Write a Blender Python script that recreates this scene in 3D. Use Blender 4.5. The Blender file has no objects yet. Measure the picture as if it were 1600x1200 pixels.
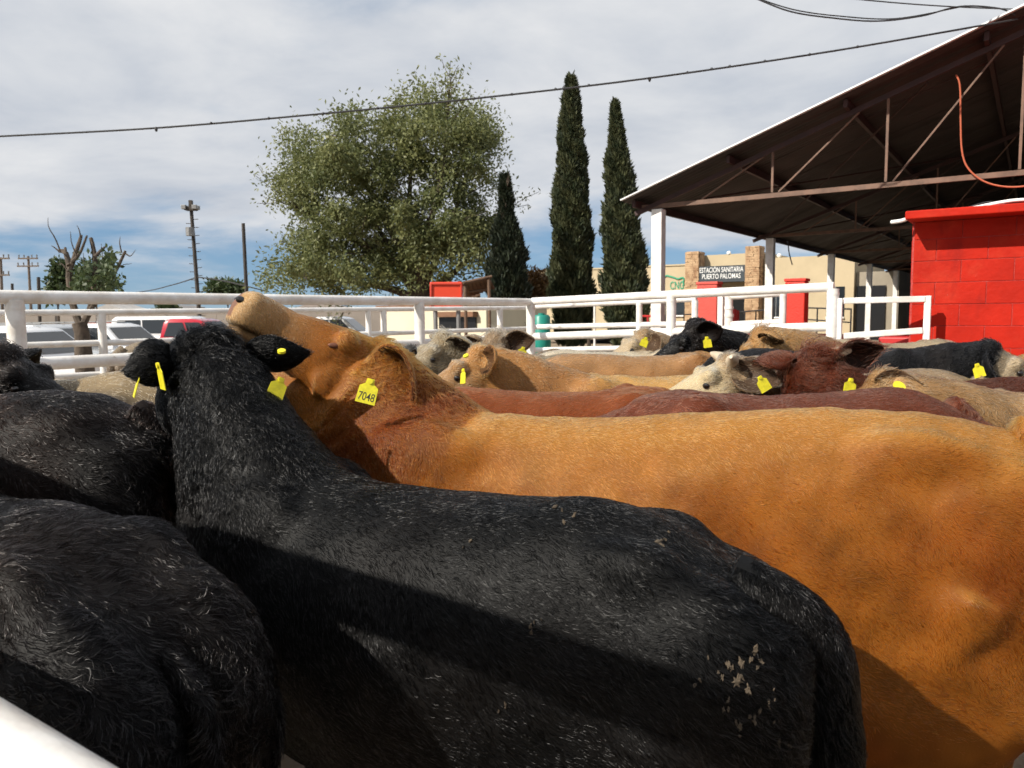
import bpy, bmesh, math, random
import numpy as np
from mathutils import Vector, Matrix

random.seed(7)
RNG = np.random.default_rng(7)
SC = bpy.context.scene
COL = SC.collection
R = math.radians

# ------------------------------------------------------------------ camera
CAM_H = 1.55
PITCH = math.atan(112 / 1200.0)
ROLL = 0.010
FWD = np.array([0, math.cos(PITCH), -math.sin(PITCH)])
_r0 = np.array([1.0, 0, 0]); _u0 = np.array([0, math.sin(PITCH), math.cos(PITCH)])
RIGHT = _r0 * math.cos(ROLL) - _u0 * math.sin(ROLL)
UPV = _u0 * math.cos(ROLL) + _r0 * math.sin(ROLL)
cam_data = bpy.data.cameras.new('camera')
cam = bpy.data.objects.new('camera', cam_data); COL.objects.link(cam)
cam.matrix_world = Matrix(((RIGHT[0], UPV[0], -FWD[0], 0), (RIGHT[1], UPV[1], -FWD[1], 0),
                           (RIGHT[2], UPV[2], -FWD[2], CAM_H), (0, 0, 0, 1)))
cam_data.sensor_width = 36.0
cam_data.lens = 27.0
cam_data.clip_start = 0.05
cam_data.clip_end = 3000
cam_data.dof.use_dof = True
cam_data.dof.focus_distance = 2.1
cam_data.dof.aperture_fstop = 9.0
SC.camera = cam

# ------------------------------------------------------------------ light
SUN_ELEV = R(37)
SUN_TRAVEL = R(32)          # direction the light travels, measured from +X towards +Y
LIGHT = np.array([math.cos(SUN_TRAVEL) * math.cos(SUN_ELEV), math.sin(SUN_TRAVEL) * math.cos(SUN_ELEV), -math.sin(SUN_ELEV)])
sun_data = bpy.data.lights.new('sun', 'SUN')
sun_data.energy = 5.0
sun_data.angle = R(0.53)
sun_data.color = (1.0, 0.93, 0.82)
sun = bpy.data.objects.new('sun', sun_data); COL.objects.link(sun)
sun.rotation_euler = Vector(LIGHT).to_track_quat('-Z', 'Y').to_euler()

world = bpy.data.worlds.new('World'); SC.world = world
world.use_nodes = True
nt = world.node_tree; nt.nodes.clear()
def wn(t, **k):
    n = nt.nodes.new(t)
    for a, b in k.items(): setattr(n, a, b)
    return n
w_out = wn('ShaderNodeOutputWorld'); w_bg = wn('ShaderNodeBackground'); w_sky = wn('ShaderNodeTexSky')
w_sky.sky_type = 'NISHITA'; w_sky.sun_disc = False
w_sky.sun_elevation = SUN_ELEV
w_sky.sun_rotation = math.atan2(-LIGHT[0], -LIGHT[1])
w_sky.altitude = 2500; w_sky.air_density = 1.0; w_sky.dust_density = 0.15; w_sky.ozone_density = 3.0
w_bg.inputs['Strength'].default_value = 0.064
# broken cloud deck: direction projected on a flat layer, layered noise as coverage
w_tc = wn('ShaderNodeTexCoord'); w_sep = wn('ShaderNodeSeparateXYZ')
nt.links.new(w_tc.outputs['Generated'], w_sep.inputs[0])
def wmath(op, a, b=None, c=None, clamp=False):
    n = wn('ShaderNodeMath', operation=op, use_clamp=clamp)
    for i, v in enumerate((a, b, c)):
        if v is None: continue
        if isinstance(v, (int, float)): n.inputs[i].default_value = v
        else: nt.links.new(v, n.inputs[i])
    return n.outputs[0]
zc = wmath('MAXIMUM', w_sep.outputs[2], 0.0)
den = wmath('ADD', zc, 0.20)
cx = wmath('DIVIDE', w_sep.outputs[0], den); cy = wmath('DIVIDE', w_sep.outputs[1], den)
w_cmb = wn('ShaderNodeCombineXYZ'); nt.links.new(cx, w_cmb.inputs[0]); nt.links.new(cy, w_cmb.inputs[1])
def wnoise(scale, detail, rough, dist, off):
    m = wn('ShaderNodeMapping'); m.inputs['Location'].default_value = off
    m.inputs['Rotation'].default_value = (0, 0, R(25)); m.inputs['Scale'].default_value = (1.0, 1.15, 1)
    nt.links.new(w_cmb.outputs[0], m.inputs[0])
    n = wn('ShaderNodeTexNoise'); n.inputs['Scale'].default_value = scale; n.inputs['Detail'].default_value = detail
    n.inputs['Roughness'].default_value = rough; n.inputs['Distortion'].default_value = dist
    nt.links.new(m.outputs[0], n.inputs['Vector']); return n.outputs['Fac']
nz1 = wnoise(0.75, 7, 0.56, 0.3, (2.3, 0.7, 0)); nz2 = wnoise(1.5, 6, 0.58, 0.25, (5.1, 3.3, 0))
# coverage: thick overhead, thinning to open blue low over the horizon
low = wn('ShaderNodeMapRange'); low.interpolation_type = 'SMOOTHSTEP'
low.inputs['From Min'].default_value = 0.015; low.inputs['From Max'].default_value = 0.19
low.inputs['To Min'].default_value = -0.12; low.inputs['To Max'].default_value = 0.20
nt.links.new(w_sep.outputs[2], low.inputs['Value'])
cov = wmath('ADD', nz1, low.outputs[0])
cov2 = wn('ShaderNodeMapRange'); cov2.interpolation_type = 'SMOOTHSTEP'
cov2.inputs['From Min'].default_value = 0.40; cov2.inputs['From Max'].default_value = 0.62
nt.links.new(cov, cov2.inputs['Value'])
ramp = wn('ShaderNodeValToRGB')
ramp.color_ramp.elements[0].position = 0.28; ramp.color_ramp.elements[0].color = (6.0, 6.6, 7.6, 1)
ramp.color_ramp.elements[1].position = 0.66; ramp.color_ramp.elements[1].color = (9.5, 9.65, 9.9, 1)
nt.links.new(nz2, ramp.inputs[0])
w_mix = wn('ShaderNodeMixRGB'); nt.links.new(cov2.outputs[0], w_mix.inputs['Fac'])
w_hs = wn('ShaderNodeMixRGB'); w_hs.inputs['Fac'].default_value = 0.60; w_hs.inputs['Color2'].default_value = (2.7, 4.9, 7.6, 1)
nt.links.new(w_sky.outputs[0], w_hs.inputs['Color1']); nt.links.new(w_hs.outputs[0], w_mix.inputs['Color1']); nt.links.new(ramp.outputs[0], w_mix.inputs['Color2'])
nt.links.new(w_mix.outputs[0], w_bg.inputs['Color']); nt.links.new(w_bg.outputs[0], w_out.inputs[0])

SC.view_settings.view_transform = 'Standard'
SC.view_settings.look = 'None'
SC.view_settings.gamma = 1.0
SC.view_settings.exposure = 0.36
SC.view_settings.use_curve_mapping = False
SC.cycles.max_bounces = 6
SC.cycles.transmission_bounces = 5
SC.cycles.diffuse_bounces = 3
SC.cycles.adaptive_threshold = 0.03
SC.cycles.use_denoising = True
try: SC.cycles_curves.shape = 'RIBBONS'
except Exception: pass

# ------------------------------------------------------------------ helpers
def px(x, y, Y):
    """point of the place seen at photo pixel (x, y) at the distance Y ahead of the camera"""
    d = FWD + RIGHT * ((x - 800) / 1200.0) - UPV * ((y - 600) / 1200.0)
    return np.array([0, 0, CAM_H]) + d * (Y / d[1])
def at_x(x, Y, z=0.0):
    p = px(x, 486, Y); return np.array([p[0], Y, z])
G1 = np.array([0.563, 0.826, 0.0]); G2 = np.array([0.826, -0.563, 0.0])   # the two directions of the yard
UP = np.array([0, 0, 1.0])
def unit(v):
    v = np.asarray(v, float); return v / (np.linalg.norm(v) + 1e-12)

MATS = {}
def mat(name, col, rough=0.6, var=0.0, scale=8.0, bump=0.0, bscale=40.0, metal=0.0, col2=None, spec=0.5, stretch=None, coat=0.0):
    if name in MATS: return MATS[name]
    m = bpy.data.materials.new(name); m.use_nodes = True
    t = m.node_tree; b = t.nodes['Principled BSDF']
    b.inputs['Roughness'].default_value = rough; b.inputs['Metallic'].default_value = metal
    b.inputs['Specular IOR Level'].default_value = spec; b.inputs['Coat Weight'].default_value = coat
    b.inputs['Base Color'].default_value = (*col, 1)
    tc = t.nodes.new('ShaderNodeTexCoord'); src = tc.outputs['Object']
    if stretch:
        mp = t.nodes.new('ShaderNodeMapping'); mp.inputs['Scale'].default_value = stretch
        t.links.new(src, mp.inputs[0]); src = mp.outputs[0]
    if var > 0 or col2:
        n = t.nodes.new('ShaderNodeTexNoise'); n.inputs['Scale'].default_value = scale; n.inputs['Detail'].default_value = 6
        n.inputs['Roughness'].default_value = 0.65
        t.links.new(src, n.inputs['Vector'])
        r = t.nodes.new('ShaderNodeValToRGB')
        c2 = col2 if col2 else tuple(c * (1 - var) for c in col)
        r.color_ramp.elements[0].position = 0.36; r.color_ramp.elements[0].color = (*c2, 1)
        r.color_ramp.elements[1].position = 0.60; r.color_ramp.elements[1].color = (*col, 1)
        t.links.new(n.outputs['Fac'], r.inputs[0]); t.links.new(r.outputs[0], b.inputs['Base Color'])
    if bump > 0:
        n2 = t.nodes.new('ShaderNodeTexNoise'); n2.inputs['Scale'].default_value = bscale; n2.inputs['Detail'].default_value = 4
        t.links.new(src, n2.inputs['Vector'])
        bp = t.nodes.new('ShaderNodeBump'); bp.inputs['Strength'].default_value = bump; bp.inputs['Distance'].default_value = 0.02
        t.links.new(n2.outputs['Fac'], bp.inputs['Height']); t.links.new(bp.outputs[0], b.inputs['Normal'])
    MATS[name] = m; return m

class MB:
    def __init__(s): s.v = []; s.f = []
    def add(s, vs, fs):
        o = len(s.v); s.v.extend([tuple(map(float, p)) for p in vs]); s.f.extend([tuple(i + o for i in f) for f in fs]); return s
    def box(s, c, size, ax=(1, 0, 0), ay=(0, 1, 0), az=(0, 0, 1)):
        c = np.asarray(c, float); a = np.asarray(ax, float) * size[0] / 2; b = np.asarray(ay, float) * size[1] / 2; d = np.asarray(az, float) * size[2] / 2
        vs = [c + sx * a + sy * b + sz * d for sz in (-1, 1) for sy in (-1, 1) for sx in (-1, 1)]
        return s.add(vs, [(0, 2, 3, 1), (4, 5, 7, 6), (0, 1, 5, 4), (2, 6, 7, 3), (0, 4, 6, 2), (1, 3, 7, 5)])
    def gbox(s, o, a0, a1, b0, b1, z0, z1):
        """box in yard directions: a along G2, b along G1 from the point o"""
        c = np.asarray(o, float)[:3] * np.array([1, 1, 0]) + G2 * (a0 + a1) / 2 + G1 * (b0 + b1) / 2 + UP * (z0 + z1) / 2
        return s.box(c, (abs(a1 - a0), abs(b1 - b0), abs(z1 - z0)), G2, G1, UP)
    def tube(s, pts, rads, n=10, cap=True):
        pts = [np.asarray(p, float) for p in pts]
        if not hasattr(rads, '__len__'): rads = [rads] * len(pts)
        vs, fs = [], []; ref = None
        for i, p in enumerate(pts):
            t = unit(pts[min(i + 1, len(pts) - 1)] - pts[max(i - 1, 0)])
            if ref is None: ref = unit(np.cross(t, (0.31, 0.22, 0.92) if abs(t[2]) < 0.9 else (1, 0.1, 0)))
            ref = unit(ref - t * np.dot(ref, t)); bb = np.cross(t, ref)
            for k in range(n):
                a = 2 * math.pi * k / n; vs.append(p + rads[i] * (math.cos(a) * ref + math.sin(a) * bb))
        for i in range(len(pts) - 1):
            for k in range(n):
                k2 = (k + 1) % n; fs.append((i * n + k, i * n + k2, (i + 1) * n + k2, (i + 1) * n + k))
        if cap:
            fs.append(tuple(range(n))[::-1]); fs.append(tuple((len(pts) - 1) * n + k for k in range(n)))
        return s.add(vs, fs)
    def sphere(s, c, r, nu=12, nv=8, ax=(1, 0, 0), ay=(0, 1, 0), az=(0, 0, 1)):
        c = np.asarray(c, float); r = (r, r, r) if not hasattr(r, '__len__') else r
        ax, ay, az = (np.asarray(q, float) for q in (ax, ay, az)); vs, fs = [c + az * r[2]], []
        for j in range(1, nv):
            th = math.pi * j / nv
            for i in range(nu):
                ph = 2 * math.pi * i / nu
                vs.append(c + ax * r[0] * math.sin(th) * math.cos(ph) + ay * r[1] * math.sin(th) * math.sin(ph) + az * r[2] * math.cos(th))
        vs.append(c - az * r[2]); L = len(vs) - 1
        for i in range(nu):
            i2 = (i + 1) % nu; fs.append((0, 1 + i, 1 + i2)); fs.append((L, 1 + (nv - 2) * nu + i2, 1 + (nv - 2) * nu + i))
            for j in range(nv - 2): fs.append((1 + j * nu + i, 1 + (j + 1) * nu + i, 1 + (j + 1) * nu + i2, 1 + j * nu + i2))
        return s.add(vs, fs)
    def prism(s, prof, o, ex, ey, ez, depth):
        """polygon prof (u, v) in ex/ey plane at o, thickness depth along ez"""
        o = np.asarray(o, float); n = len(prof)
        vs = [o + np.asarray(ex) * u + np.asarray(ey) * v for u, v in prof] + [o + np.asarray(ex) * u + np.asarray(ey) * v + np.asarray(ez) * depth for u, v in prof]
        fs = [tuple(range(n))[::-1], tuple(range(n, 2 * n))] + [(i, (i + 1) % n, n + (i + 1) % n, n + i) for i in range(n)]
        return s.add(vs, fs)
    def mesh(s, name):
        me = bpy.data.meshes.new(name); me.from_pydata(s.v, [], s.f); me.update(); return me
    def build(s, name, m=None, parent=None, smooth=False, bevel=0.0, seg=2):
        me = s.mesh(name)
        if bevel > 0 or True:
            bm = bmesh.new(); bm.from_mesh(me); bmesh.ops.recalc_face_normals(bm, faces=bm.faces)
            if bevel > 0: bmesh.ops.bevel(bm, geom=bm.edges[:], offset=bevel, segments=seg, affect='EDGES', profile=0.5, clamp_overlap=True)
            bm.to_mesh(me); bm.free()
        if smooth:
            me.polygons.foreach_set('use_smooth', [True] * len(me.polygons))
            try: me.set_sharp_from_angle(angle=R(40))
            except Exception: pass
        o = bpy.data.objects.new(name, me); COL.objects.link(o)
        if m: me.materials.append(m)
        if parent: attach(o, parent)
        return o
WORLD = {}
def attach(o, parent):
    """parent a mesh given in world coordinates under an object, keeping it in place"""
    o.parent = parent
    o.matrix_parent_inverse = WORLD.get(parent.name, Matrix.Identity(4)).inverted()
    WORLD[o.name] = Matrix.Identity(4)
def tag(o, label, cat, group=None):
    o['label'] = label; o['category'] = cat
    if group: o['group'] = group
    return o
def thing(name, loc, label, cat, group=None):
    o = bpy.data.objects.new(name, None); COL.objects.link(o)
    o.location = tuple(map(float, loc)); o.empty_display_size = 0.2
    WORLD[o.name] = Matrix.Translation(o.location)
    return tag(o, label, cat, group)
def struct(o): o['kind'] = 'structure'; return o
def stuff(o): o['kind'] = 'stuff'; return o
def rsin(p, freq, seed, n=7):
    """smooth pseudo noise for numpy point arrays, about -1..1"""
    g = np.random.default_rng(seed); out = np.zeros(len(p))
    for i in range(n):
        d = g.normal(size=3); d /= np.linalg.norm(d)
        out += np.sin((p @ d) * freq * g.uniform(0.6, 1.7) * 2 * math.pi + g.uniform(0, 6.28))
    return out / (n ** 0.5 * 0.95)

# ground height: the pen stands on a slightly raised pad, the car park lies lower
def ground_z(x, y):
    d = -x * 0.826 + y * 0.563         # distance out beyond the left fence line
    t = np.clip((d - 7.2) / 7.0, 0, 1); t = t * t * (3 - 2 * t)
    return -0.42 * t

# ------------------------------------------------------------------ materials
def weather(m, col, scale, lo, hi, amount=1.0, stretch=(1, 1, 1)):
    """patches of another colour (chips, rust, fading) over a material's base colour"""
    t = m.node_tree; b = t.nodes['Principled BSDF']; src = b.inputs['Base Color'].links[0].from_socket if b.inputs['Base Color'].links else None
    tc = t.nodes.new('ShaderNodeTexCoord'); mp = t.nodes.new('ShaderNodeMapping'); mp.inputs['Scale'].default_value = stretch; n = t.nodes.new('ShaderNodeTexNoise')
    n.inputs['Scale'].default_value = scale; n.inputs['Detail'].default_value = 5; n.inputs['Roughness'].default_value = .7
    t.links.new(tc.outputs['Object'], mp.inputs[0]); t.links.new(mp.outputs[0], n.inputs['Vector'])
    r = t.nodes.new('ShaderNodeMapRange'); r.inputs['From Min'].default_value = lo; r.inputs['From Max'].default_value = hi; r.inputs['To Max'].default_value = amount
    t.links.new(n.outputs['Fac'], r.inputs['Value']); mx = t.nodes.new('ShaderNodeMixRGB'); t.links.new(r.outputs[0], mx.inputs['Fac'])
    if src: t.links.new(src, mx.inputs['Color1'])
    else: mx.inputs['Color1'].default_value = b.inputs['Base Color'].default_value
    mx.inputs['Color2'].default_value = (*col, 1); t.links.new(mx.outputs[0], b.inputs['Base Color']); return m
M_white = mat('white_pipe_paint', (0.80, 0.79, 0.77), 0.38, col2=(0.66, 0.62, 0.57), scale=5.0, bump=0.12, bscale=30)
M_rust = mat('rust_scuff', (0.22, 0.10, 0.05), 0.8, 0.5, 30)
M_red = mat('red_wall_paint', (0.43, 0.015, 0.005), 0.65, col2=(0.35, 0.012, 0.004), scale=3.0, bump=0.3, bscale=16, spec=0.15)
M_redmort = mat('red_mortar_paint', (0.42, 0.045, 0.035), 0.6, col2=(0.32, 0.02, 0.016), scale=14, bump=0.5, bscale=60)
weather(M_white, (.30, .20, .13), 22, .66, .72, .8); weather(M_white, (.55, .50, .43), 2.2, .55, .72, .6)
weather(M_red, (.50, .055, .025), 1.6, .52, .75, .5); weather(M_red, (.55, .42, .36), 26, .70, .74, .8); weather(M_red, (.22, .009, .006), 2.4, .58, .75, .7, (1, 1, .4))
M_tan = mat('tan_stucco', (0.49, 0.40, 0.26), 0.85, 0.10, 0.7, 0.2, 30)
M_stone = mat('ledge_stone', (0.50, 0.34, 0.20), 0.85, col2=(0.30, 0.17, 0.09), scale=3.5, bump=0.5, bscale=9)
M_dark = mat('dark_opening', (0.012, 0.012, 0.013), 0.25)
M_glass = mat('window_glass', (0.02, 0.025, 0.03), 0.06, spec=0.8)
M_sign = mat('charcoal_sign_board', (0.035, 0.045, 0.055), 0.5)
M_letter = mat('white_letters', (0.82, 0.82, 0.80), 0.5)
M_green = mat('green_logo', (0.03, 0.30, 0.17), 0.5)
M_roofsheet = mat('roof_sheet', (0.040, 0.031, 0.029), 0.65, 0.45, 1.4, stretch=(1, 1, 1))
M_rooftop = mat('galvanised_roof_top', (0.55, 0.56, 0.57), 0.4, 0.2, 3, metal=0.6)
M_truss = mat('brown_steel', (0.17, 0.095, 0.062), 0.6, 0.4, 6)
M_dkred = mat('dark_red_steel', (0.045, 0.016, 0.014), 0.6, 0.4, 6)
M_bark = mat('bark', (0.10, 0.075, 0.055), 0.9, 0.5, 9, 0.8, 18)
M_cable = mat('black_cable', (0.03, 0.03, 0.032), 0.6)
M_pole = mat('creosote_pole', (0.055, 0.045, 0.038), 0.8, 0.4, 4)
M_steel = mat('grey_steel', (0.25, 0.25, 0.25), 0.5, 0.2, 6, metal=0.4)
M_tyre = mat('tyre_rubber', (0.02, 0.02, 0.02), 0.8)
M_rim = mat('wheel_rim', (0.5, 0.5, 0.5), 0.3, metal=0.8)
M_yellow = mat('yellow_tag_plastic', (0.74, 0.66, 0.02), 0.5, 0.25, 45)
M_ink = mat('tag_ink', (0.03, 0.03, 0.02), 0.6)

def ground_material():
    m = bpy.data.materials.new('dry_dirt'); m.use_nodes = True; t = m.node_tree; b = t.nodes['Principled BSDF']
    b.inputs['Roughness'].default_value = 0.95
    tc = t.nodes.new('ShaderNodeTexCoord')
    n = t.nodes.new('ShaderNodeTexNoise'); n.inputs['Scale'].default_value = 0.5; n.inputs['Detail'].default_value = 10; n.inputs['Roughness'].default_value = 0.7
    t.links.new(tc.outputs['Object'], n.inputs['Vector'])
    r = t.nodes.new('ShaderNodeValToRGB'); r.color_ramp.elements[0].position = 0.3; r.color_ramp.elements[0].color = (0.13, 0.095, 0.062, 1)
    r.color_ramp.elements[1].position = 0.7; r.color_ramp.elements[1].color = (0.30, 0.235, 0.165, 1)
    t.links.new(n.outputs['Fac'], r.inputs[0]); t.links.new(r.outputs[0], b.inputs['Base Color'])
    n2 = t.nodes.new('ShaderNodeTexNoise'); n2.inputs['Scale'].default_value = 14; n2.inputs['Detail'].default_value = 8
    t.links.new(tc.outputs['Object'], n2.inputs['Vector'])
    bp = t.nodes.new('ShaderNodeBump'); bp.inputs['Strength'].default_value = 0.6; bp.inputs['Distance'].default_value = 0.05
    t.links.new(n2.outputs['Fac'], bp.inputs['Height']); t.links.new(bp.outputs[0], b.inputs['Normal'])
    return m

# ================================================================== SETTING
def build_ground():
    g = np.concatenate([np.linspace(-1500, -90, 12), np.linspace(-80, 80, 81), np.linspace(90, 1500, 12)])
    X, Y = np.meshgrid(g, g, indexing='ij'); n = len(g)
    Z = ground_z(X, Y)
    v = np.stack([X, Y, Z], -1).reshape(-1, 3)
    f = [(i * n + j, (i + 1) * n + j, (i + 1) * n + j + 1, i * n + j + 1) for i in range(n - 1) for j in range(n - 1)]
    me = bpy.data.meshes.new('ground'); me.from_pydata(v.tolist(), [], f); me.update()
    me.polygons.foreach_set('use_smooth', [True] * len(me.polygons))
    me.materials.append(ground_material())
    o = bpy.data.objects.new('ground', me); COL.objects.link(o); struct(o)
build_ground()
def project(p):
    d = np.asarray(p, float) - np.array([0, 0, CAM_H]); w = d @ FWD
    return 800 + 1200 * (d @ RIGHT) / w, 600 - 1200 * (d @ UPV) / w
def on_line(A, B, x):
    """point of the straight line A-B that shows at photo column x"""
    k = (x - 800) / 1200.0
    f = lambda P: (P - np.array([0, 0, CAM_H])) @ (RIGHT - k * FWD)
    fa, fb = f(A), f(B); t = fa / (fa - fb); return A + (B - A) * t
def ext(A, B, a, b):
    """line A-B lengthened by a before A and b after B (metres)"""
    u = unit(B - A); return A - u * a, B + u * b

# ------------------------------------------------------------------ pipe fences
def rail(parent, A, B, r, n=14, name='rail'):
    return MB().tube([A, B], r, n).build(name, M_white, parent, smooth=True)
def post(parent, top, r, zb=None, n=14, collar=True):
    zb = ground_z(top[0], top[1]) - 0.05 if zb is None else zb
    b = np.array([top[0], top[1], zb])
    o = MB().tube([b, top], r, n).build('post', M_white, parent, smooth=True)
    if collar:
        w = MB().tube([top - UP * r * 1.1, top - UP * r * 0.7], r * 1.06, n)
        w.build('weld', M_white, o, smooth=True)
    return o
def rail_set(parent, specs, cols, r, ea=0, eb=0):
    lines = []
    for (x0, y0, Z0, x1, y1, Z1) in specs:
        A, B = px(x0, y0, Z0), px(x1, y1, Z1); lines.append((A, B))
        A2, B2 = ext(A, B, ea, eb); rail(parent, A2, B2, r)
    for (x, pr) in cols:
        t = on_line(*lines[0], x); post(parent, t - UP * r * 0.4, pr)
    return lines

fl = thing('pipe_fence', at_x(300, 7), 'white pipe fence with thick rails behind the snout of the tan calf', 'fence')
L_fl = rail_set(fl, [(0, 464, 5.9, 829, 472, 11.5), (0, 572, 5.9, 829, 527, 11.5), (0, 700, 5.9, 829, 590, 11.5)], [(22, 0.068), (655, 0.066), (829, 0.066)], 0.054, ea=2.5, eb=0.0)
fr = thing('pipe_fence', at_x(1050, 10), 'white pipe fence with thick rails in front of the red pillars', 'fence')
L_fr = rail_set(fr, [(832, 471, 11.5, 1303, 448, 9.1), (832, 526, 11.5, 1303, 510, 9.1), (832, 588, 11.5, 1303, 580, 9.1)], [(1049, 0.064), (1302, 0.068)], 0.056)
al = thing('alley_fence', at_x(300, 9), 'thinner white pipe fence before the parked cars', 'fence')
L_al = rail_set(al, [(30, 489, 7.9, 829, 481, 13.5), (30, 540, 7.9, 829, 513, 13.5), (30, 592, 7.9, 829, 548, 13.5)], [(158, 0.045), (575, 0.04), (599, 0.045), (781, 0.05)], 0.034, ea=3.0)
ar = thing('alley_fence', at_x(950, 12.5), 'thinner white pipe fence in front of the cypress trunks', 'fence')
L_ar = rail_set(ar, [(831, 479, 13.5, 1088, 467, 11.85), (831, 511, 13.5, 1088, 506, 11.85), (831, 547, 13.5, 1088, 542, 11.85)], [(929, 0.018), (999, 0.05), (1086, 0.05)], 0.045)
# gate in the alley
ga = thing('pipe_gate', at_x(1180, 11.4), 'white rectangular pipe gate between the two red pillars', 'gate')
gA, gB = px(1139, 464, 11.6), px(1224, 458, 11.1); gC, gD = px(1139, 507, 11.6), px(1224, 503, 11.1)
rail(ga, gA, gB, 0.048); rail(ga, gC, gD, 0.045)
post(ga, gA + UP * 0.05, 0.06); post(ga, gB, 0.05); post(ga, px(1127, 455, 11.7), 0.055, n=4, collar=False)
for yy in (481, 493):
    c = px(1139, yy, 11.6); MB().tube([c - UP * 0.02, c + UP * 0.02], 0.07, 12).build('hinge', M_white, ga, smooth=True)
# the small gate that swings beside the red block building
gb = thing('pipe_gate', at_x(1380, 8.9), 'white pipe gate with two rails overlapping the red block wall', 'gate')
hA, hB = px(1318, 470, 9.05), px(1450, 467, 8.85); hC, hD = px(1318, 525, 9.05), px(1446, 516, 8.85)
def sqbar(parent, A, B, w, name):
    t = unit(B - A); sdir = unit(np.cross(t, UP)) if abs(t[2]) < 0.9 else G2
    u = np.cross(sdir, t)
    return MB().box((A + B) / 2, (np.linalg.norm(B - A), w, w), t, sdir, u).build(name, M_white, parent, bevel=0.008)
sqbar(gb, hA, hB - unit(hB - hA) * 0.036, 0.07, 'rail'); sqbar(gb, hC, hD - unit(hD - hC) * 0.036, 0.07, 'rail')
sqbar(gb, np.array([hB[0], hB[1], 0.35]), hB + UP * 0.035, 0.072, 'gate_post')
sqbar(gb, np.array([hA[0], hA[1], 0.35]) - unit(hB - hA) * 0.04, hA + UP * 0.03 - unit(hB - hA) * 0.04, 0.06, 'gate_post')
sqbar(gb, np.array([hA[0], hA[1], 0.45]), np.array([hB[0], hB[1], 0.45]) - unit(hB - hA) * 0.036, 0.06, 'rail')

# fence at the camera: inner rail seen in the corner, the tall outer rail passes behind the camera
nf = thing('near_fence', (-1.6, 0.9, 0), 'blurred white pipe rail cutting the bottom left corner', 'fence')
_e = px(25, 1250, 0.60); _n0 = np.array([_e[0], _e[1], 0])
r_low = MB().tube([_n0 - G2 * 2.6 + UP * _e[2], _n0 + G2 * 2.2 + UP * _e[2]], 0.055, 20).build('rail', M_white, nf, smooth=True)
_b0 = -G1 * 0.10
MB().tube([_b0 - G2 * 3.4 + UP * 1.97, _b0 + G2 * 3.4 + UP * 1.97], 0.06, 20).build('rail', M_white, nf, smooth=True)
for a in (-3.3, 3.3): MB().tube([_b0 + G2 * a - UP * 0.05, _b0 + G2 * a + UP * 1.94], 0.07, 14).build('post', M_white, nf, smooth=True)
for a in (-2.5, 2.1): MB().tube([_n0 + G2 * a - UP * 0.05, _n0 + G2 * a + UP * (_e[2] - .03)], 0.06, 14).build('post', M_white, nf, smooth=True)

# ------------------------------------------------------------------ roofed shed on white posts
P1 = at_x(1028, 14.0)
SPAN, BAY, NB = 17.4, 7.05, 6
def roof_z(k):                                    # underside of the sheets across the span
    return 3.50 + 0.343 * (k if k <= SPAN / 2 else SPAN - k) + 0.06
def SP(k, b, z): return P1 * np.array([1, 1, 0]) + G2 * k + G1 * b + UP * z
shed = thing('open_shed', P1, 'dark corrugated shed roof with open steel trusses on white posts', 'shed')
for b in range(NB + 1):
    for k in (0.0, SPAN):
        MB().gbox(P1, k - 0.10, k + 0.10, b * BAY - 0.10, b * BAY + 0.10, -0.05, 3.36).build('post', M_white, shed, bevel=0.012)
# corrugated sheets, one object for each sheet run of a bay and slope
def sheet(b0, b1, k0, k1, name='roof_sheet'):
    mb = MB(); pitch = 0.152; n = max(8, int((b1 - b0) / pitch) * 4); vs = []; fs = []
    for i in range(n + 1):
        b = b0 + (b1 - b0) * i / n; w = 0.019 * math.sin(2 * math.pi * b / pitch)
        for k in (k0, (k0 + k1) / 2, k1):
            vs.append(SP(k, b, roof_z(k) + w + 0.10))
    for i in range(n):
        for j in range(2): fs.append((i * 3 + j, (i + 1) * 3 + j, (i + 1) * 3 + j + 1, i * 3 + j + 1))
    o = mb.add(vs, fs).build(name, M_roofsheet, shed, smooth=True)
    sm = o.modifiers.new('thick', 'SOLIDIFY'); sm.thickness = 0.004; sm.offset = 1
    return o
BW = 0.96
edges = np.arange(-0.45, NB * BAY + 0.5, BW * 1.8)
for i in range(len(edges) - 1):
    sheet(edges[i], edges[i + 1] + 0.004, -0.50, SPAN / 2 - 0.002)
    sheet(edges[i], edges[i + 1] + 0.004, SPAN / 2 + 0.002, SPAN + 0.50)
# bright bent-metal flashing along the near rake
for (k0, k1) in ((-0.51, SPAN / 2), (SPAN / 2, SPAN + 0.51)):
    A = SP(k0, -0.47, roof_z(k0) + 0.128); B = SP(k1, -0.47, roof_z(k1) + 0.128); t = unit(B - A)
    MB().box((A + B) / 2, (np.linalg.norm(B - A), 0.09, 0.022), t, G1, np.cross(t, G1)).build('rake_flashing', mat('flashing', (0.75, 0.77, 0.78), 0.45, 0.1, 3), shed)
MB().gbox(P1, SPAN / 2 - 0.2, SPAN / 2 + 0.2, -0.5, NB * BAY + 0.5, roof_z(SPAN / 2) + 0.125, roof_z(SPAN / 2) + 0.15).build('ridge_cap', M_rooftop, shed)
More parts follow.
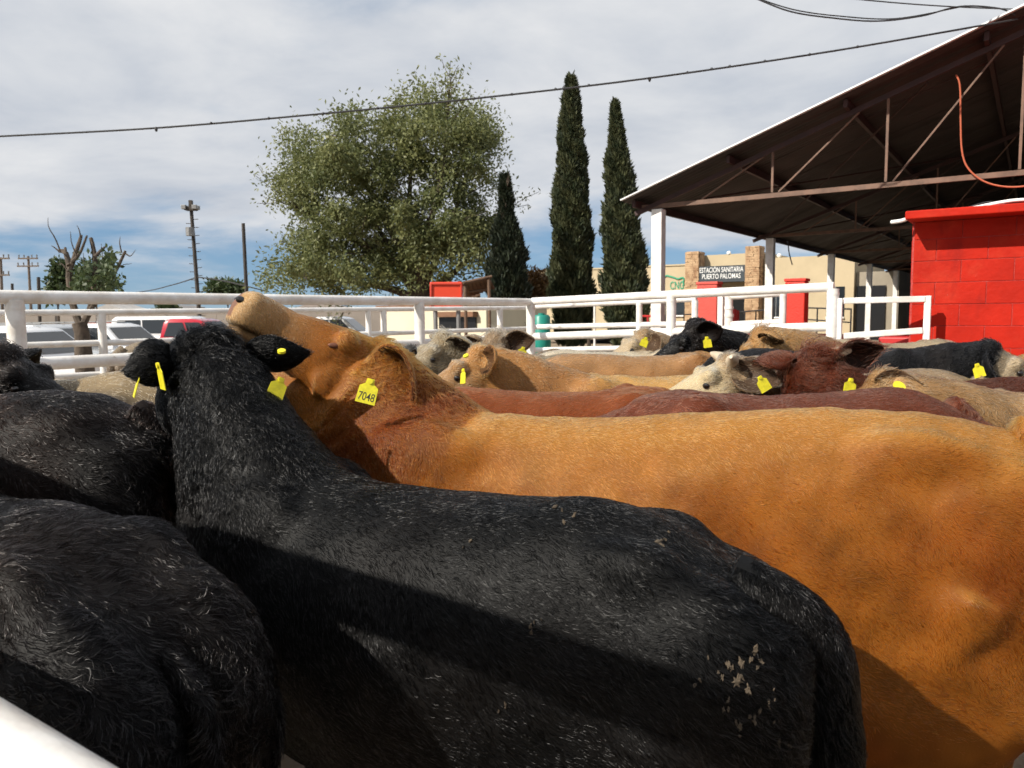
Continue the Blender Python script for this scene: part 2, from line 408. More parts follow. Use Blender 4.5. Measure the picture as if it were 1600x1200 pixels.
# purlins along the shed
ks = [-0.35, 1.35, 3.15, 4.95, 6.75, 8.4]
for k in ks + [SPAN - q for q in ks]:
    MB().gbox(P1, k - 0.03, k + 0.03, -0.30, NB * BAY + 0.30, roof_z(k) - 0.045, roof_z(k) + 0.075).build('purlin', M_dkred, shed)
def bar(A, B, w, d, m, name='truss_bar', par=None):
    t = unit(np.asarray(B) - A); y = G1 - t * (G1 @ t); y = unit(y)
    return MB().box((np.asarray(A) + B) / 2, (np.linalg.norm(np.asarray(B) - A), w, d), t, y, np.cross(t, y)).build(name, m, par or shed)
for b in range(NB + 1):
    o_b = b * BAY; zb = 3.42
    tr = bar(SP(-0.35, o_b, zb), SP(SPAN + 0.35, o_b, zb), 0.06, 0.075, M_truss, 'truss_chord')
    for sgn in (0, 1):
        f = (lambda k: k) if not sgn else (lambda k: SPAN - k)
        bar(SP(f(-0.45), o_b, roof_z(-0.45) - 0.09), SP(f(SPAN / 2 - 0.02), o_b, roof_z(SPAN / 2) - 0.09), 0.07, 0.08, M_dkred, 'truss_rafter', tr)
        for k in (2.0, 3.7, 5.4, 7.1):
            bar(SP(f(k), o_b, zb + 0.05), SP(f(k), o_b, roof_z(k) - 0.13), 0.036, 0.036, M_truss, 'truss_bar', tr)
            bar(SP(f(k + 0.1 if k > 2 else k - 1.2), o_b, zb + 0.05), SP(f(k + 1.45 if k > 2 else k - 0.15), o_b, roof_z(k + 1.45 if k > 2 else k - 0.15) - 0.13), 0.025, 0.025, M_truss, 'truss_bar', tr)
        bar(SP(f(2.1), o_b, zb + 0.05), SP(f(3.3), o_b, roof_z(3.3) - 0.13), 0.025, 0.025, M_truss, 'truss_bar', tr)
    if b < NB:                                     # cross bracing in the roof plane
        for (ka, kb) in ((0.0, 4.2), (4.2, 0.0)):
            MB().tube([SP(ka, o_b + 0.15, roof_z(ka) - 0.12), SP(kb, o_b + BAY - 0.15, roof_z(kb) - 0.12)], 0.018, 6).build('brace_rod', M_dkred, shed)
# lining at the far end and along the back of the shed
MB().gbox(P1, 0.3, SPAN, NB * BAY + 0.12, NB * BAY + 0.3, -0.05, 3.38).build('end_wall', mat('white_wall', (0.74, 0.73, 0.70), 0.7, 0.08, 2), shed)
for i in range(17):
    MB().gbox(P1, 0.3, 8.0, NB * BAY + 0.085, NB * BAY + 0.115, 0.05 + i * 0.19, 0.225 + i * 0.19).build('wall_board', mat('white_wall', (0.74, 0.73, 0.70), 0.7), shed)
MB().gbox(P1, SPAN + 0.25, SPAN + 0.45, 0, NB * BAY, -0.05, 3.3).build('side_wall', mat('grey_wall', (0.22, 0.20, 0.18), 0.8, 0.2, 1), shed)
# orange hose hanging on the near truss, and a loose rope
def smooth_path(pts, n=40):
    pts = np.array(pts, float); t = np.linspace(0, len(pts) - 1, n); out = []
    for u in t:
        i = min(int(u), len(pts) - 2); f = u - i
        p0, p1, p2, p3 = pts[max(i - 1, 0)], pts[i], pts[i + 1], pts[min(i + 2, len(pts) - 1)]
        out.append(0.5 * ((2 * p1) + (-p0 + p2) * f + (2 * p0 - 5 * p1 + 4 * p2 - p3) * f * f + (-p0 + 3 * p1 - 3 * p2 + p3) * f ** 3))
    return out
def plane_pt(x, y, o, n):
    d = FWD + RIGHT * ((x - 800) / 1200.0) - UPV * ((y - 600) / 1200.0); c = np.array([0, 0, CAM_H])
    return c + d * (((np.asarray(o) - c) @ n) / (d @ n))
tp = P1 - G1 * 0.08
hose = [plane_pt(x, y, tp, G1) for x, y in ((1494, 117), (1500, 135), (1501, 190), (1503, 235), (1512, 262), (1535, 282), (1565, 291), (1600, 291), (1650, 280), (1700, 262))]
tag(MB().tube(smooth_path(hose), 0.012, 8).build('hose', mat('orange_hose', (0.42, 0.10, 0.045), 0.6), smooth=True), 'orange hose looping down from the shed truss', 'hose')
rope = [plane_pt(x, y, P1 + G1 * 4, G1) for x, y in ((1231, 376), (1233, 395), (1238, 414))]
tag(MB().tube(smooth_path(rope, 8), 0.012, 6).build('rope', M_cable, smooth=True), 'short dark rope dangling from the shed eave', 'rope')

# ------------------------------------------------------------------ red block building
WC = at_x(1421, 9.2); BH = 0.252
rb = thing('block_building', WC, 'bright red painted concrete block building at the right edge', 'building')
MB().gbox(WC, 0.004, 4.0, 0.004, 3.2, -0.05, 2.555).build('wall', M_redmort, rb)
blk_mesh = {}
def block(a0, a1, z0, z1, face):
    g = 0.0035
    if face == 'front':
        mb = MB().gbox(WC, a0 + g, a1 - g, -0.004 + random.uniform(-.002, .002), 0.02, z0 + g, z1 - g)
    else:
        mb = MB().gbox(WC, -0.004 + random.uniform(-.002, .002), 0.02, a0 + g, a1 - g, z0 + g, z1 - g)
    return mb.build('block', M_red, rb, bevel=0.0035)
z0 = px(1421, 509, 9.2)[2]
zs = [z0 + BH * i for i in range(-7, 5)]
for ri, z in enumerate(zs):
    z1_ = min(z + BH, 2.555)
    if z < -0.2 or z >= 2.52: continue
    off = 0.0 if ri % 2 else 0.257
    a = -0.0
    first = True
    while a < 3.0:
        w = (0.515 - off if first and off else 0.515)
        block(max(a, 0.02) if first else a, a + w, z, z1_, 'front'); a += w; first = False
    a = 0.03; first = True
    while a < 2.4:
        w = 0.257 if (first and not off) else 0.515
        block(a, a + w, z, z1_, 'side'); a += w; first = False
MB().gbox(WC, -0.03, 4.1, -0.42, 3.3, 2.558, 2.65).build('roof_slab', M_red, rb, bevel=0.012)
# pipes and cables lying on its roof
pw = [px(x, y, Z) for x, y, Z in ((1488, 331, 9.0), (1530, 323, 8.9), (1565, 316, 8.8), (1600, 312, 8.7), (1680, 310, 8.5))]
tag(MB().tube(smooth_path(pw, 24), 0.02, 8).build('conduit', M_letter, smooth=True), 'white plastic conduit lying on the red building roof', 'conduit')
pw = [px(x, y, Z) for x, y, Z in ((1393, 347, 9.2), (1408, 345, 9.1), (1424, 340, 9.1), (1450, 332, 9.2))]
tag(MB().tube(smooth_path(pw, 12), 0.022, 8).build('conduit', M_letter, smooth=True), 'white pipe stub poking out left of the red building', 'conduit')
pw = [px(x, y, Z) for x, y, Z in ((1505, 327, 9.2), (1545, 316, 9.2), (1580, 321, 9.0), (1640, 318, 8.8))]
tag(MB().tube(smooth_path(pw, 20), 0.012, 6).build('cable', M_cable, smooth=True), 'black cable coiled over the red building roof', 'cable')
tag(MB().gbox(at_x(1404, 9.5), -0.2, 0.16, -0.1, 0.5, 0.0, 1.20).build('feed_bin', mat('bin_red', (0.45, 0.02, 0.02), 0.5), bevel=0.02), 'low red bin in the shade left of the block building', 'bin')

# ------------------------------------------------------------------ red pillars
def pillar(x, Z, ytop, wpx, label, c, d):
    o = at_x(x, Z); z = px(x, ytop, Z)[2]; w = wpx * Z / 1200.0 / 0.826
    m = mat('pillar_paint_' + label.split()[0], c, 0.6, 0.12, 4, 0.3, 40)
    r_ = thing('gate_pillar', o, label, 'pillar')
    MB().gbox(o, -w / 2, w / 2, 0, d, -0.05, z).build('shaft', m, r_, bevel=0.015)
    MB().gbox(o, -w / 2 - 0.012, w / 2 + 0.012, -0.012, d + 0.012, z + 0.002, z + 0.05).build('cap', m, r_, bevel=0.01)
pillar(1104, 12.4, 445, 27, 'faded red square pillar before the stone pier', (0.55, 0.07, 0.05), 0.24)
pillar(1241, 11.9, 440, 25, 'vivid red square pillar right of the alley gate', (0.58, 0.030, 0.014), 0.26)

# ------------------------------------------------------------------ station building
SB = at_x(1000, 45.0)
def sk(x): 
    k = (x - 800) / 1200.0; return (k * SB[1] - SB[0]) / (G2[0] - k * G2[1])
def sp(x, y):                                     # point of the facade plane under photo pixel
    return plane_pt(x, y, SB, G1)
st = thing('station_building', SB, 'long tan flat roofed station building with stone piers and sign', 'building')
def fac(x0, x1, y0, y1, b0, b1, name, m, par=st, bevel=0):
    a0, a1 = sk(x0), sk(x1); xm = (x0 + x1) / 2; z1 = sp(xm, y0)[2]; z0 = sp(xm, y1)[2] if y1 is not None else -0.05
    return MB().gbox(SB, a0, a1, b0, b1, z0, z1).build(name, m, par, bevel=bevel)
MB().gbox(SB, sk(840), sk(1076), 0.0, 9, -0.05, sp(1000, 418)[2]).build('wall', M_tan, st)
MB().gbox(SB, sk(1076), sk(1192), 0.25, 9, -0.05, sp(1130, 397)[2]).build('wall', M_tan, st)
MB().gbox(SB, sk(1192), sk(1332), 0.0, 9, -0.05, sp(1250, 401)[2]).build('wall', M_tan, st)
MB().gbox(SB, sk(1333), sk(1400), 0.4, 6, -0.05, sp(1360, 424)[2]).build('annex_wall', mat('annex_grey_tan', (.30, .26, .20), .85, .2, .6), st)  # annex wall in its own greyish tan, darker than the stucco
MB().gbox(SB, sk(1335), sk(1380), 0.30, 0.395, -0.05, sp(1360, 446)[2]).build('annex_door', M_dark, st)
MB().gbox(SB, sk(838), sk(1075), -0.06, 0.3, sp(1000, 418)[2] + .003, sp(1000, 418)[2] + 0.09).build('parapet_cap', M_tan, st)
# stone piers made of ledge stones
for xa, xb, yt in ((1076, 1097, 394), (1168, 1190, 386)):
    z_top = sp((xa + xb) / 2, yt)[2]; a0, a1 = sk(xa), sk(xb)
    pier = MB().gbox(SB, a0 + 0.06, a1 - 0.06, -0.55, 0.35, -0.05, z_top).build('pier', M_stone, st)
    z = 0.0; mb = MB()
    while z < z_top - 0.05:
        hgt = random.uniform(0.07, 0.15); a = a0
        while a < a1 - 0.05:
            w = min(random.uniform(0.15, 0.5), a1 - a); d = random.uniform(0, 0.05)
            mb.gbox(SB, a + 0.006, a + w - 0.006, -0.60 - d, -0.45, z + 0.005, z + hgt - 0.005); a += w
        for sx in (a0 - random.uniform(0, .04), a1 - 0.08 + random.uniform(0, .04)):
            mb.gbox(SB, sx, sx + 0.09, -0.44, 0.20, z + 0.005, z + hgt - 0.005)
        z += hgt
    stuff(mb.build('ledge_stones', M_stone, pier))
# sign board with its words
sgn = fac(1096, 1168, 416, 441, -0.56, 0.2, 'sign_board', M_sign)
def text(s, size, origin, ex, ey, m, parent, name, width=None, extrude=0.004, shear=0):
    cu = bpy.data.curves.new(name, 'FONT'); cu.body = s; cu.size = 1.0; cu.align_x = 'CENTER'; cu.align_y = 'CENTER'; cu.extrude = 0.0
    cu.offset = 0.004
    tmp = bpy.data.objects.new(name, cu); COL.objects.link(tmp)
    dg = bpy.context.evaluated_depsgraph_get(); me = bpy.data.meshes.new_from_object(tmp.evaluated_get(dg))
    COL.objects.unlink(tmp); bpy.data.objects.remove(tmp)
    v = np.empty(len(me.vertices) * 3); me.vertices.foreach_get('co', v); v = v.reshape(-1, 3)
    kx = size if width is None else width / (v[:, 0].max() - v[:, 0].min())
    ez = unit(np.cross(ex, ey))
    w = np.asarray(origin) + np.outer(v[:, 0] * kx, ex) + np.outer(v[:, 1] * size, ey) + ez * extrude
    me.vertices.foreach_set('co', w.reshape(-1)); me.update(); me.materials.append(m)
    o = bpy.data.objects.new(name, me); COL.objects.link(o); attach(o, parent); return o
wid = (sk(1168) - sk(1096))
for s_, y_, ww, xx in (('ESTACIÓN SANITARIA', 422.5, 0.93, 1132), ('PUERTO PALOMAS', 432.5, 0.82, 1132)):
    text(s_, 0.38, sp(xx, y_) - G1 * 0.565, G2, UP, M_letter, sgn, 'sign_lettering', width=wid * ww)
# green logo: outline of a standing animal's back and three letters
lg = [sp(x, y) - G1 * 0.03 for x, y in ((1038, 434), (1041, 431), (1047, 432), (1054, 434), (1060, 436), (1066, 434), (1069, 436), (1068, 441), (1069, 445))]
logo = MB().tube(smooth_path(lg, 30), 0.05, 6).build('wall_logo', M_green, st)
text('CNG', 0.62, sp(1058, 446.5) - G1 * 0.03, G2, UP, M_green, logo, 'logo_lettering', width=0.8)
# doors, windows, ramp rails
for x0, x1, y0, y1 in ((1100, 1113, 464, 508), (1118, 1128, 464, 508), (1130, 1164, 466, 508)):
    d_ = fac(x0, x1, y0, y1, 0.20, 0.28, 'door', M_dark); 
    fac(x0 + 3, x0 + 4.2, y0, y1, 0.17, 0.198, 'door_frame', M_steel, d_)
for x0, x1, y0, y1 in ((1040, 1072, 470, 492), (905, 925, 470, 492), (1200, 1224, 462, 495), (1290, 1318, 448, 495)):
    wdw = fac(x0, x1, y0, y1, -0.03, 0.05, 'window', M_glass)
    fac(x0, x1, y1, y1 + 2.5, -0.12, 0.04, 'sill', M_letter, wdw); fac((x0 + x1) / 2 - .5, (x0 + x1) / 2 + .5, y0, y1, -0.05, -0.032, 'mullion', M_steel, wdw)
for x_, y_ in ((1136, 397), (1059, 418), (1215, 401)):
    MB().sphere(sp(x_, y_ - 2) + G1 * 0.3, 0.12).build('roof_lamp', M_letter, st, smooth=True)
def railing(x0, x1, y0, y1, Z0, Z1, label, m, nposts, zb=None):
    A, B = px(x0, y0, Z0), px(x1, y1, Z1); r_ = thing('hand_railing', (A[0], A[1], 0), label, 'railing')
    MB().tube([A, B], 0.03, 8).build('rail', m, r_); MB().tube([A - UP * 0.45, B - UP * 0.45], 0.025, 8).build('rail', m, r_)
    for i in range(nposts):
        p = A + (B - A) * i / (nposts - 1); MB().tube([[p[0], p[1], -0.05], p], 0.028, 8).build('post', m, r_)
M_blk = mat('black_rail_paint', (0.02, 0.02, 0.022), 0.5); M_redrail = mat('red_rail_paint', (0.40, 0.02, 0.02), 0.5)
railing(1148, 1200, 488, 484, 33, 29, 'black handrail by the door between the stone piers', M_blk, 4)
railing(1262, 1330, 481, 483, 30, 26, 'black handrail under the shed eave at right', M_blk, 5)
railing(1040, 1084, 492, 491, 36, 34, 'dark handrail below the green wall logo', M_blk, 4)
railing(1003, 1032, 494, 494, 20, 19, 'red low pipe rail between the cypress and the corner post', M_redrail, 4)
rr = thing('ramp_wall', at_x(1200, 20), 'low red ramp wall behind the alley gate', 'wall')
A = px(1146, 524, 19); B = px(1330, 516, 16)
MB().box((A + B) / 2 * np.array([1, 1, 0]) + UP * (A[2] + B[2]) / 4, (np.linalg.norm(B - A), 0.3, (A[2] + B[2]) / 2), unit((B - A) * [1, 1, 0]), unit(np.cross(UP, B - A)), UP).build('wall', mat('dull_red', (0.36, 0.03, 0.025), 0.6, 0.1, 3), rr)
p_ = px(1147, 483, 15); MB().tube([[p_[0], p_[1], -0.05], p_], 0.05, 10).build('post', M_redrail, rr)
p_ = px(1152, 485, 15.2); MB().tube([[p_[0], p_[1], -0.05], p_], 0.04, 10).build('post', M_redrail, rr)

# ------------------------------------------------------------------ trees
def leaf_material(name, c1, c2, trans=0.35):
    m = bpy.data.materials.new(name); m.use_nodes = True; t = m.node_tree; t.nodes.clear()
    out = t.nodes.new('ShaderNodeOutputMaterial'); d = t.nodes.new('ShaderNodeBsdfPrincipled'); tr = t.nodes.new('ShaderNodeBsdfTranslucent'); mx = t.nodes.new('ShaderNodeMixShader')
    at = t.nodes.new('ShaderNodeAttribute'); at.attribute_name = 'tint'
    mc = t.nodes.new('ShaderNodeMixRGB'); mc.inputs[1].default_value = (*c1, 1); mc.inputs[2].default_value = (*c2, 1)
    t.links.new(at.outputs['Fac'], mc.inputs[0]); t.links.new(mc.outputs[0], d.inputs['Base Color']); t.links.new(mc.outputs[0], tr.inputs['Color'])
    d.inputs['Roughness'].default_value = 0.55; mx.inputs[0].default_value = trans
    t.links.new(d.outputs[0], mx.inputs[1]); t.links.new(tr.outputs[0], mx.inputs[2]); t.links.new(mx.outputs[0], out.inputs[0])
    return m
def leaves_mesh(name, pos, dirs, length, width, tint, m, parent, seed=1):
    """one quad-ish leaf (folded diamond) at each position"""
    g = np.random.default_rng(seed); n = len(pos)
    d = dirs / np.linalg.norm(dirs, axis=1, keepdims=True)
    r = g.normal(size=(n, 3)); s = np.cross(d, r); s /= np.linalg.norm(s, axis=1, keepdims=True)
    L = (length * g.uniform(0.6, 1.3, n))[:, None]; W = (width * g.uniform(0.6, 1.3, n))[:, None]
    v = np.empty((n, 4, 3)); v[:, 0] = pos; v[:, 1] = pos + d * L * 0.5 + s * W * 0.5; v[:, 2] = pos + d * L; v[:, 3] = pos + d * L * 0.5 - s * W * 0.5
    me = bpy.data.meshes.new(name); me.vertices.add(n * 4); me.loops.add(n * 4); me.polygons.add(n)
    me.vertices.foreach_set('co', v.reshape(-1)); me.loops.foreach_set('vertex_index', np.arange(n * 4, dtype=np.int32))
    me.polygons.foreach_set('loop_start', np.arange(0, n * 4, 4, dtype=np.int32))
    a = me.attributes.new('tint', 'FLOAT', 'POINT'); a.data.foreach_set('value', np.repeat(np.clip(tint, 0, 1), 4).astype(np.float32))
    me.update(calc_edges=True); me.materials.append(m)
    o = bpy.data.objects.new(name, me); COL.objects.link(o); attach(o, parent); stuff(o); return o
def branch_tree(mb, p, d, L, r, depth, tips, spread=0.55, g=random):
    n = 4; pts = [np.array(p, float)]; dd = unit(d); rr = [r]
    for i in range(n):
        dd = unit(dd + np.array([g.gauss(0, .10), g.gauss(0, .10), g.gauss(0.03, .08)])); pts.append(pts[-1] + dd * L / n); rr.append(r * (1 - 0.45 * (i + 1) / n))
    mb.tube(pts, rr, 7 if depth > 1 else 5)
    if depth <= 1: tips.extend(pts[1:])
    if depth == 0: return
    for k in range(g.choice((2, 3, 3))):
        nd = unit(dd + np.array([g.gauss(0, spread), g.gauss(0, spread), g.gauss(0.05, spread * .6)]))
        branch_tree(mb, pts[-1 - (k % 2)], nd, L * g.uniform(0.62, 0.85), rr[-1] * 0.75, depth - 1, tips, spread, g)

M_olive = leaf_material('olive_leaves', (0.100, 0.125, 0.046), (0.255, 0.265, 0.105), 0.4)
M_cyp = leaf_material('cypress_leaves', (0.022, 0.034, 0.015), (0.085, 0.092, 0.040), 0.15)
M_cypd = leaf_material('dark_cypress_leaves', (0.010, 0.018, 0.010), (0.030, 0.040, 0.020), 0.12)
M_brownleaf = leaf_material('rust_leaves', (0.11, 0.055, 0.016), (0.21, 0.115, 0.035), 0.25)
M_green2 = leaf_material('mid_green_leaves', (0.035, 0.060, 0.020), (0.085, 0.115, 0.045), 0.3)

def big_tree():
    Z = 30.0; base = at_x(652, Z); g = random.Random(5); tree = thing('broadleaf_tree', base, 'large spreading olive green tree behind the left fence', 'tree')
    mb = MB(); tips = []
    mid = lambda x, y, dz=0: px(x, y, Z + dz)
    base_t = mid(652, 470); 
    mb.tube([base, base + UP * 0.5, base_t], [0.42, 0.36, 0.34], 10)
    # limbs fan out low, as in the photo
    limbs = [((652, 468), (632, 430), (600, 370), (545, 300)), ((655, 468), (672, 425), (700, 360), (735, 260)), ((652, 468), (645, 400), (640, 300), (650, 190)),
             ((650, 468), (612, 452), (545, 440), (455, 428)), ((656, 468), (690, 440), (730, 405), (765, 340)), ((650, 466), (620, 410), (560, 380), (480, 330)), ((655, 466), (664, 380), (690, 280), (700, 170)), ((651, 466), (625, 390), (560, 270), (510, 215))]
    for i, lm in enumerate(limbs):
        dz = g.uniform(-2.6, 2.6)
        pts = smooth_path([mid(x, y, dz * j / 3.0) for j, (x, y) in enumerate(lm)], 12)
        mb.tube(pts, list(np.linspace(0.20, 0.035, 12)), 7)
        for j in range(4, 12):
            for _ in range(2):
                d = unit(np.array([g.gauss(0, 1), g.gauss(0, 1), g.gauss(.3, .7)]))
                branch_tree(mb, pts[j], d, g.uniform(0.7, 1.5), 0.035, 1, tips, 0.6, g)
    mb.build('trunk', M_bark, tree, smooth=True)
    # crown lobes: (pixel centre, pixel radii) spread through the crown's depth
    lobes = [(640, 190, 60, 46), (712, 184, 38, 42), (700, 215, 78, 55), (500, 232, 58, 48), (575, 235, 75, 60), (470, 290, 45, 50), (540, 310, 80, 60), (640, 280, 90, 75),
             (735, 235, 48, 50), (740, 310, 45, 55), (700, 340, 70, 60), (600, 370, 85, 55), (500, 370, 55, 45), (470, 415, 60, 34), (560, 428, 75, 30), (690, 405, 70, 38), (430, 435, 30, 20), (745, 385, 30, 42), (650, 430, 60, 18), (520, 260, 50, 50), (655, 156, 24, 24), (742, 215, 38, 30), (540, 255, 70, 45), (590, 330, 70, 50), (480, 400, 45, 40), (640, 380, 60, 45), (530, 420, 60, 30), (710, 290, 60, 45)]
    P, D, T = [], [], []
    rg = np.random.default_rng(3)
    for (cx, cy, rx, ry) in lobes:
        for s in range(9):
            u = rg.normal(size=3); u /= np.linalg.norm(u); rad = rg.uniform(0.25, 1.0) ** 0.5
            ccx, ccy, cz = cx + u[0] * rx * rad, cy + u[2] * ry * rad, u[1] * 2.6 * rad + rg.uniform(-1.6, 1.6)
            c = px(ccx, ccy, Z + cz); sz = rg.uniform(0.45, 1.0); n = int(rx * ry * 0.11 * rg.uniform(0.6, 1.35)) + 30
            q = rg.normal(size=(n, 3)) * np.array([0.42, 0.42, 0.36]) * sz
            P.append(c + q); D.append(q * 0.6 + rg.normal(size=(n, 3)) * 0.5 + np.array([0, 0, -0.15])); T.append(np.clip(rg.normal(0.45 + 0.25 * rg.uniform(-1, 1), 0.22, n), 0, 1))
    tp_ = np.array(tips); n = len(tp_) * 5
    q = tp_[rg.integers(0, len(tp_), n)] + rg.normal(size=(n, 3)) * 0.16; P.append(q); D.append(rg.normal(size=(n, 3)) + np.array([0, 0, .2])); T.append(rg.uniform(0.2, 0.9, n))
    leaves_mesh('crown', np.concatenate(P), np.concatenate(D), 0.165, 0.075, np.concatenate(T), M_olive, tree, 4)
big_tree()

def cypress(x_base, x_top, y_top, Z, prof, label, m, n, seed, bare=0.0, taper=1.0):
    base = at_x(x_base, Z); top = px(x_top, y_top, Z); H = top[2]; t = thing('cypress_tree', base, label, 'tree', None)
    ax = np.array([top[0] - base[0], 0, 0])
    MB().tube([base - UP * 0.1, base + UP * H * 0.5 + ax * .5, top - UP * 0.3], [0.22, 0.12, 0.02], 8).build('trunk', M_bark, t, smooth=True)
    g = np.random.default_rng(seed); u = g.uniform(0.04, 1.0, n); 
    pr = np.interp(u, [p[0] for p in prof], [p[1] for p in prof]) * Z / 1200.0 * .88
    th = g.uniform(0, 2 * math.pi, n)
    lump = 1 + 0.16 * np.sin(th * 3 + u * 23 + seed) + 0.10 * np.sin(th * 5 - u * 41) + 0.08 * np.sin(u * 90 + th * 2)
    rad = pr * lump * (1 - 0.5 * g.uniform(0, 1, n) ** 2.2)
    pos = base + np.outer(u, UP) * H + np.outer(u, ax) + np.stack([np.cos(th) * rad, np.sin(th) * rad, g.normal(0, .08, n)], 1)
    d = np.stack([np.cos(th) * 0.45, np.sin(th) * 0.45, np.full(n, 1.0)], 1) + g.normal(size=(n, 3)) * 0.28
    tint = np.clip(0.5 + 0.35 * np.sin(u * 60 + th * 4) + g.normal(0, .2, n), 0, 1)
    leaves_mesh('crown', pos, d, 0.21, 0.075, tint, m, t, seed)
    if bare:
        mb = MB(); gg = random.Random(seed)
        for i in range(26):
            h = gg.uniform(0.62, 0.97); p = base + UP * H * h + ax * h
            a = gg.uniform(0, 6.28); e = p + np.array([math.cos(a) * .5, math.sin(a) * .5, gg.uniform(.3, .9)]) * gg.uniform(.5, 1.0)
            mb.tube([p, (p + e) / 2 + UP * .05, e], [0.02, 0.014, 0.006], 4)
        mb.build('bare_branches', M_bark, t)
    return t
# profile: (height fraction, half width in photo pixels)
cypress(893, 892, 128, 28, [(0, 20), (.08, 27), (.2, 33), (.4, 30), (.6, 25), (.75, 19), (.88, 13), (.95, 9), (1, 3)], 'tallest dark cypress standing left of its twin', M_cyp, 44000, 11)
cypress(982, 961, 168, 27, [(0, 20), (.1, 30), (.25, 36), (.4, 31), (.6, 24), (.75, 18), (.85, 10), (.93, 6), (1, 2)], 'second cypress leaning left beside the shed corner', M_cyp, 40000, 12)
cypress(796, 789, 283, 26, [(0, 26), (.15, 30), (.35, 32), (.55, 28), (.7, 20), (.78, 9), (.9, 7), (1, 3)], 'short dark cypress with a bare twiggy top', M_cypd, 28000, 13, bare=1)

def shrub(x, y, Z, rx, ry, label, m, n, seed, trunk=True, leaf=(0.16, 0.09), cat='shrub', name='shrub', lump=7):
    c = px(x, y, Z); base = np.array([c[0], c[1], float(ground_z(c[0], c[1]))]); g = np.random.default_rng(seed)
    t = thing(name, base, label, cat); rxm, rym = rx * Z / 1200, ry * Z / 1200
    mb = MB(); mb.tube([base, base * .4 + c * .6], [0.10 + rxm * .03, 0.05], 7)
    cs = []
    for i in range(lump):
        u = g.normal(size=3); u /= np.linalg.norm(u); q = c + u * np.array([rxm, rxm, rym]) * g.uniform(.3, .75); cs.append(q)
        mb.tube([base * .4 + c * .6, (c + q) / 2, q], [0.05, 0.03, 0.01], 5)
    mb.build('trunk', M_bark, t, smooth=True)
    k = g.integers(0, lump, n); pos = np.array(cs)[k] + np.clip(g.normal(size=(n, 3)), -2, 2) * np.array([rxm, rxm, rym]) * 0.27
    leaves_mesh('crown', pos, g.normal(size=(n, 3)), leaf[0], leaf[1], np.clip(g.normal(.45, .25, n), 0, 1), m, t, seed)
    return t
shrub(843, 446, 34, 25, 30, 'rust brown shrub between the two left cypresses', M_brownleaf, 5000, 21, lump=16)
shrub(920, 470, 30, 14, 16, 'low dark bush at the foot of the tallest cypress', M_cypd, 1600, 22, lump=8)
shrub(355, 450, 75, 28, 14, 'round far tree beneath the plain pole', M_green2, 2500, 23, leaf=(.5, .25), cat='tree', name='far_tree', lump=10)
shrub(262, 480, 80, 18, 9, 'small far tree right of the pruned tree', M_green2, 1200, 24, leaf=(.5, .25), cat='tree', name='far_tree', lump=8)
shrub(88, 440, 50, 22, 32, 'grey green far tree left of the pruned tree', M_green2, 2600, 25, leaf=(.38, .2), cat='tree', name='far_tree', lump=14)
shrub(148, 432, 46, 26, 34, 'leafy green tree behind the pruned branches', M_green2, 1500, 26, leaf=(.38, .2), cat='tree', name='far_tree', lump=14)

def pruned_tree():
    Z = 14.5; base = at_x(130, Z); base[2] = ground_z(base[0], base[1])
    t = thing('pruned_tree', base, 'hard pruned tree with cut stubs beside the parked cars', 'tree'); mb = MB(); q = lambda x, y, dz=0: px(x, y, Z + dz)
    mb.tube([base, q(131, 560), q(128, 520), q(124, 505)], [0.20, 0.16, 0.13, 0.13], 10)
    for pts, r in (([(126, 510), (115, 480), (108, 440), (108, 415), (103, 395), (93, 392)], .10), ([(108, 425), (117, 400), (124, 378), (127, 368)], .07), ([(112, 410), (125, 395), (136, 368)], .05),
                   ([(108, 415), (103, 400), (102, 387)], .06), ([(128, 510), (142, 480), (148, 440), (148, 400), (142, 372)], .09), ([(148, 402), (156, 393), (164, 386)], .05), ([(138, 490), (160, 455), (180, 425), (196, 392)], .065), ([(150, 465), (160, 445), (175, 440)], .03)):
        p = smooth_path([q(x, y, .1 * i) for i, (x, y) in enumerate(pts)], 10); mb.tube(p, list(np.linspace(r, r * .5, 10) * .74), 8)
    for pts in (([(94, 392), (86, 372), (76, 355), (75, 340)]), ([(94, 394), (84, 386), (80, 384)]), ([(196, 396), (204, 400), (212, 390)]), ([(190, 395), (187, 380), (188, 370)]), ([(120, 400), (112, 380), (110, 362)]), ([(150, 420), (160, 405), (158, 380)]), ([(175, 430), (190, 415), (206, 412)]), ([(104, 420), (96, 412), (90, 414)]), ([(140, 440), (132, 415), (130, 395)]), ([(165, 450), (178, 440), (192, 436)]), ([(126, 372), (124, 360), (120, 352)])):
        mb.tube(smooth_path([q(x, y) for x, y in pts], 8), list(np.linspace(.016, .004, 8)), 4)
    mb.build('trunk', M_bark, t, smooth=True)
    g = np.random.default_rng(9); cs = [(135, 420, 12), (165, 420, 16), (172, 400, 9), (130, 435, 14), (160, 440, 18), (180, 445, 10), (120, 450, 9)]
    P = np.concatenate([np.array([px(x + g.normal(0, r * .6), y + g.normal(0, r * .6), Z + g.normal(0, .5)) for _ in range(int(r * 22))]) for x, y, r in cs])[::2]
    leaves_mesh('crown', P, g.normal(size=(len(P), 3)), 0.11, 0.06, g.uniform(0, 1, len(P)), M_green2, t, 8)
pruned_tree()

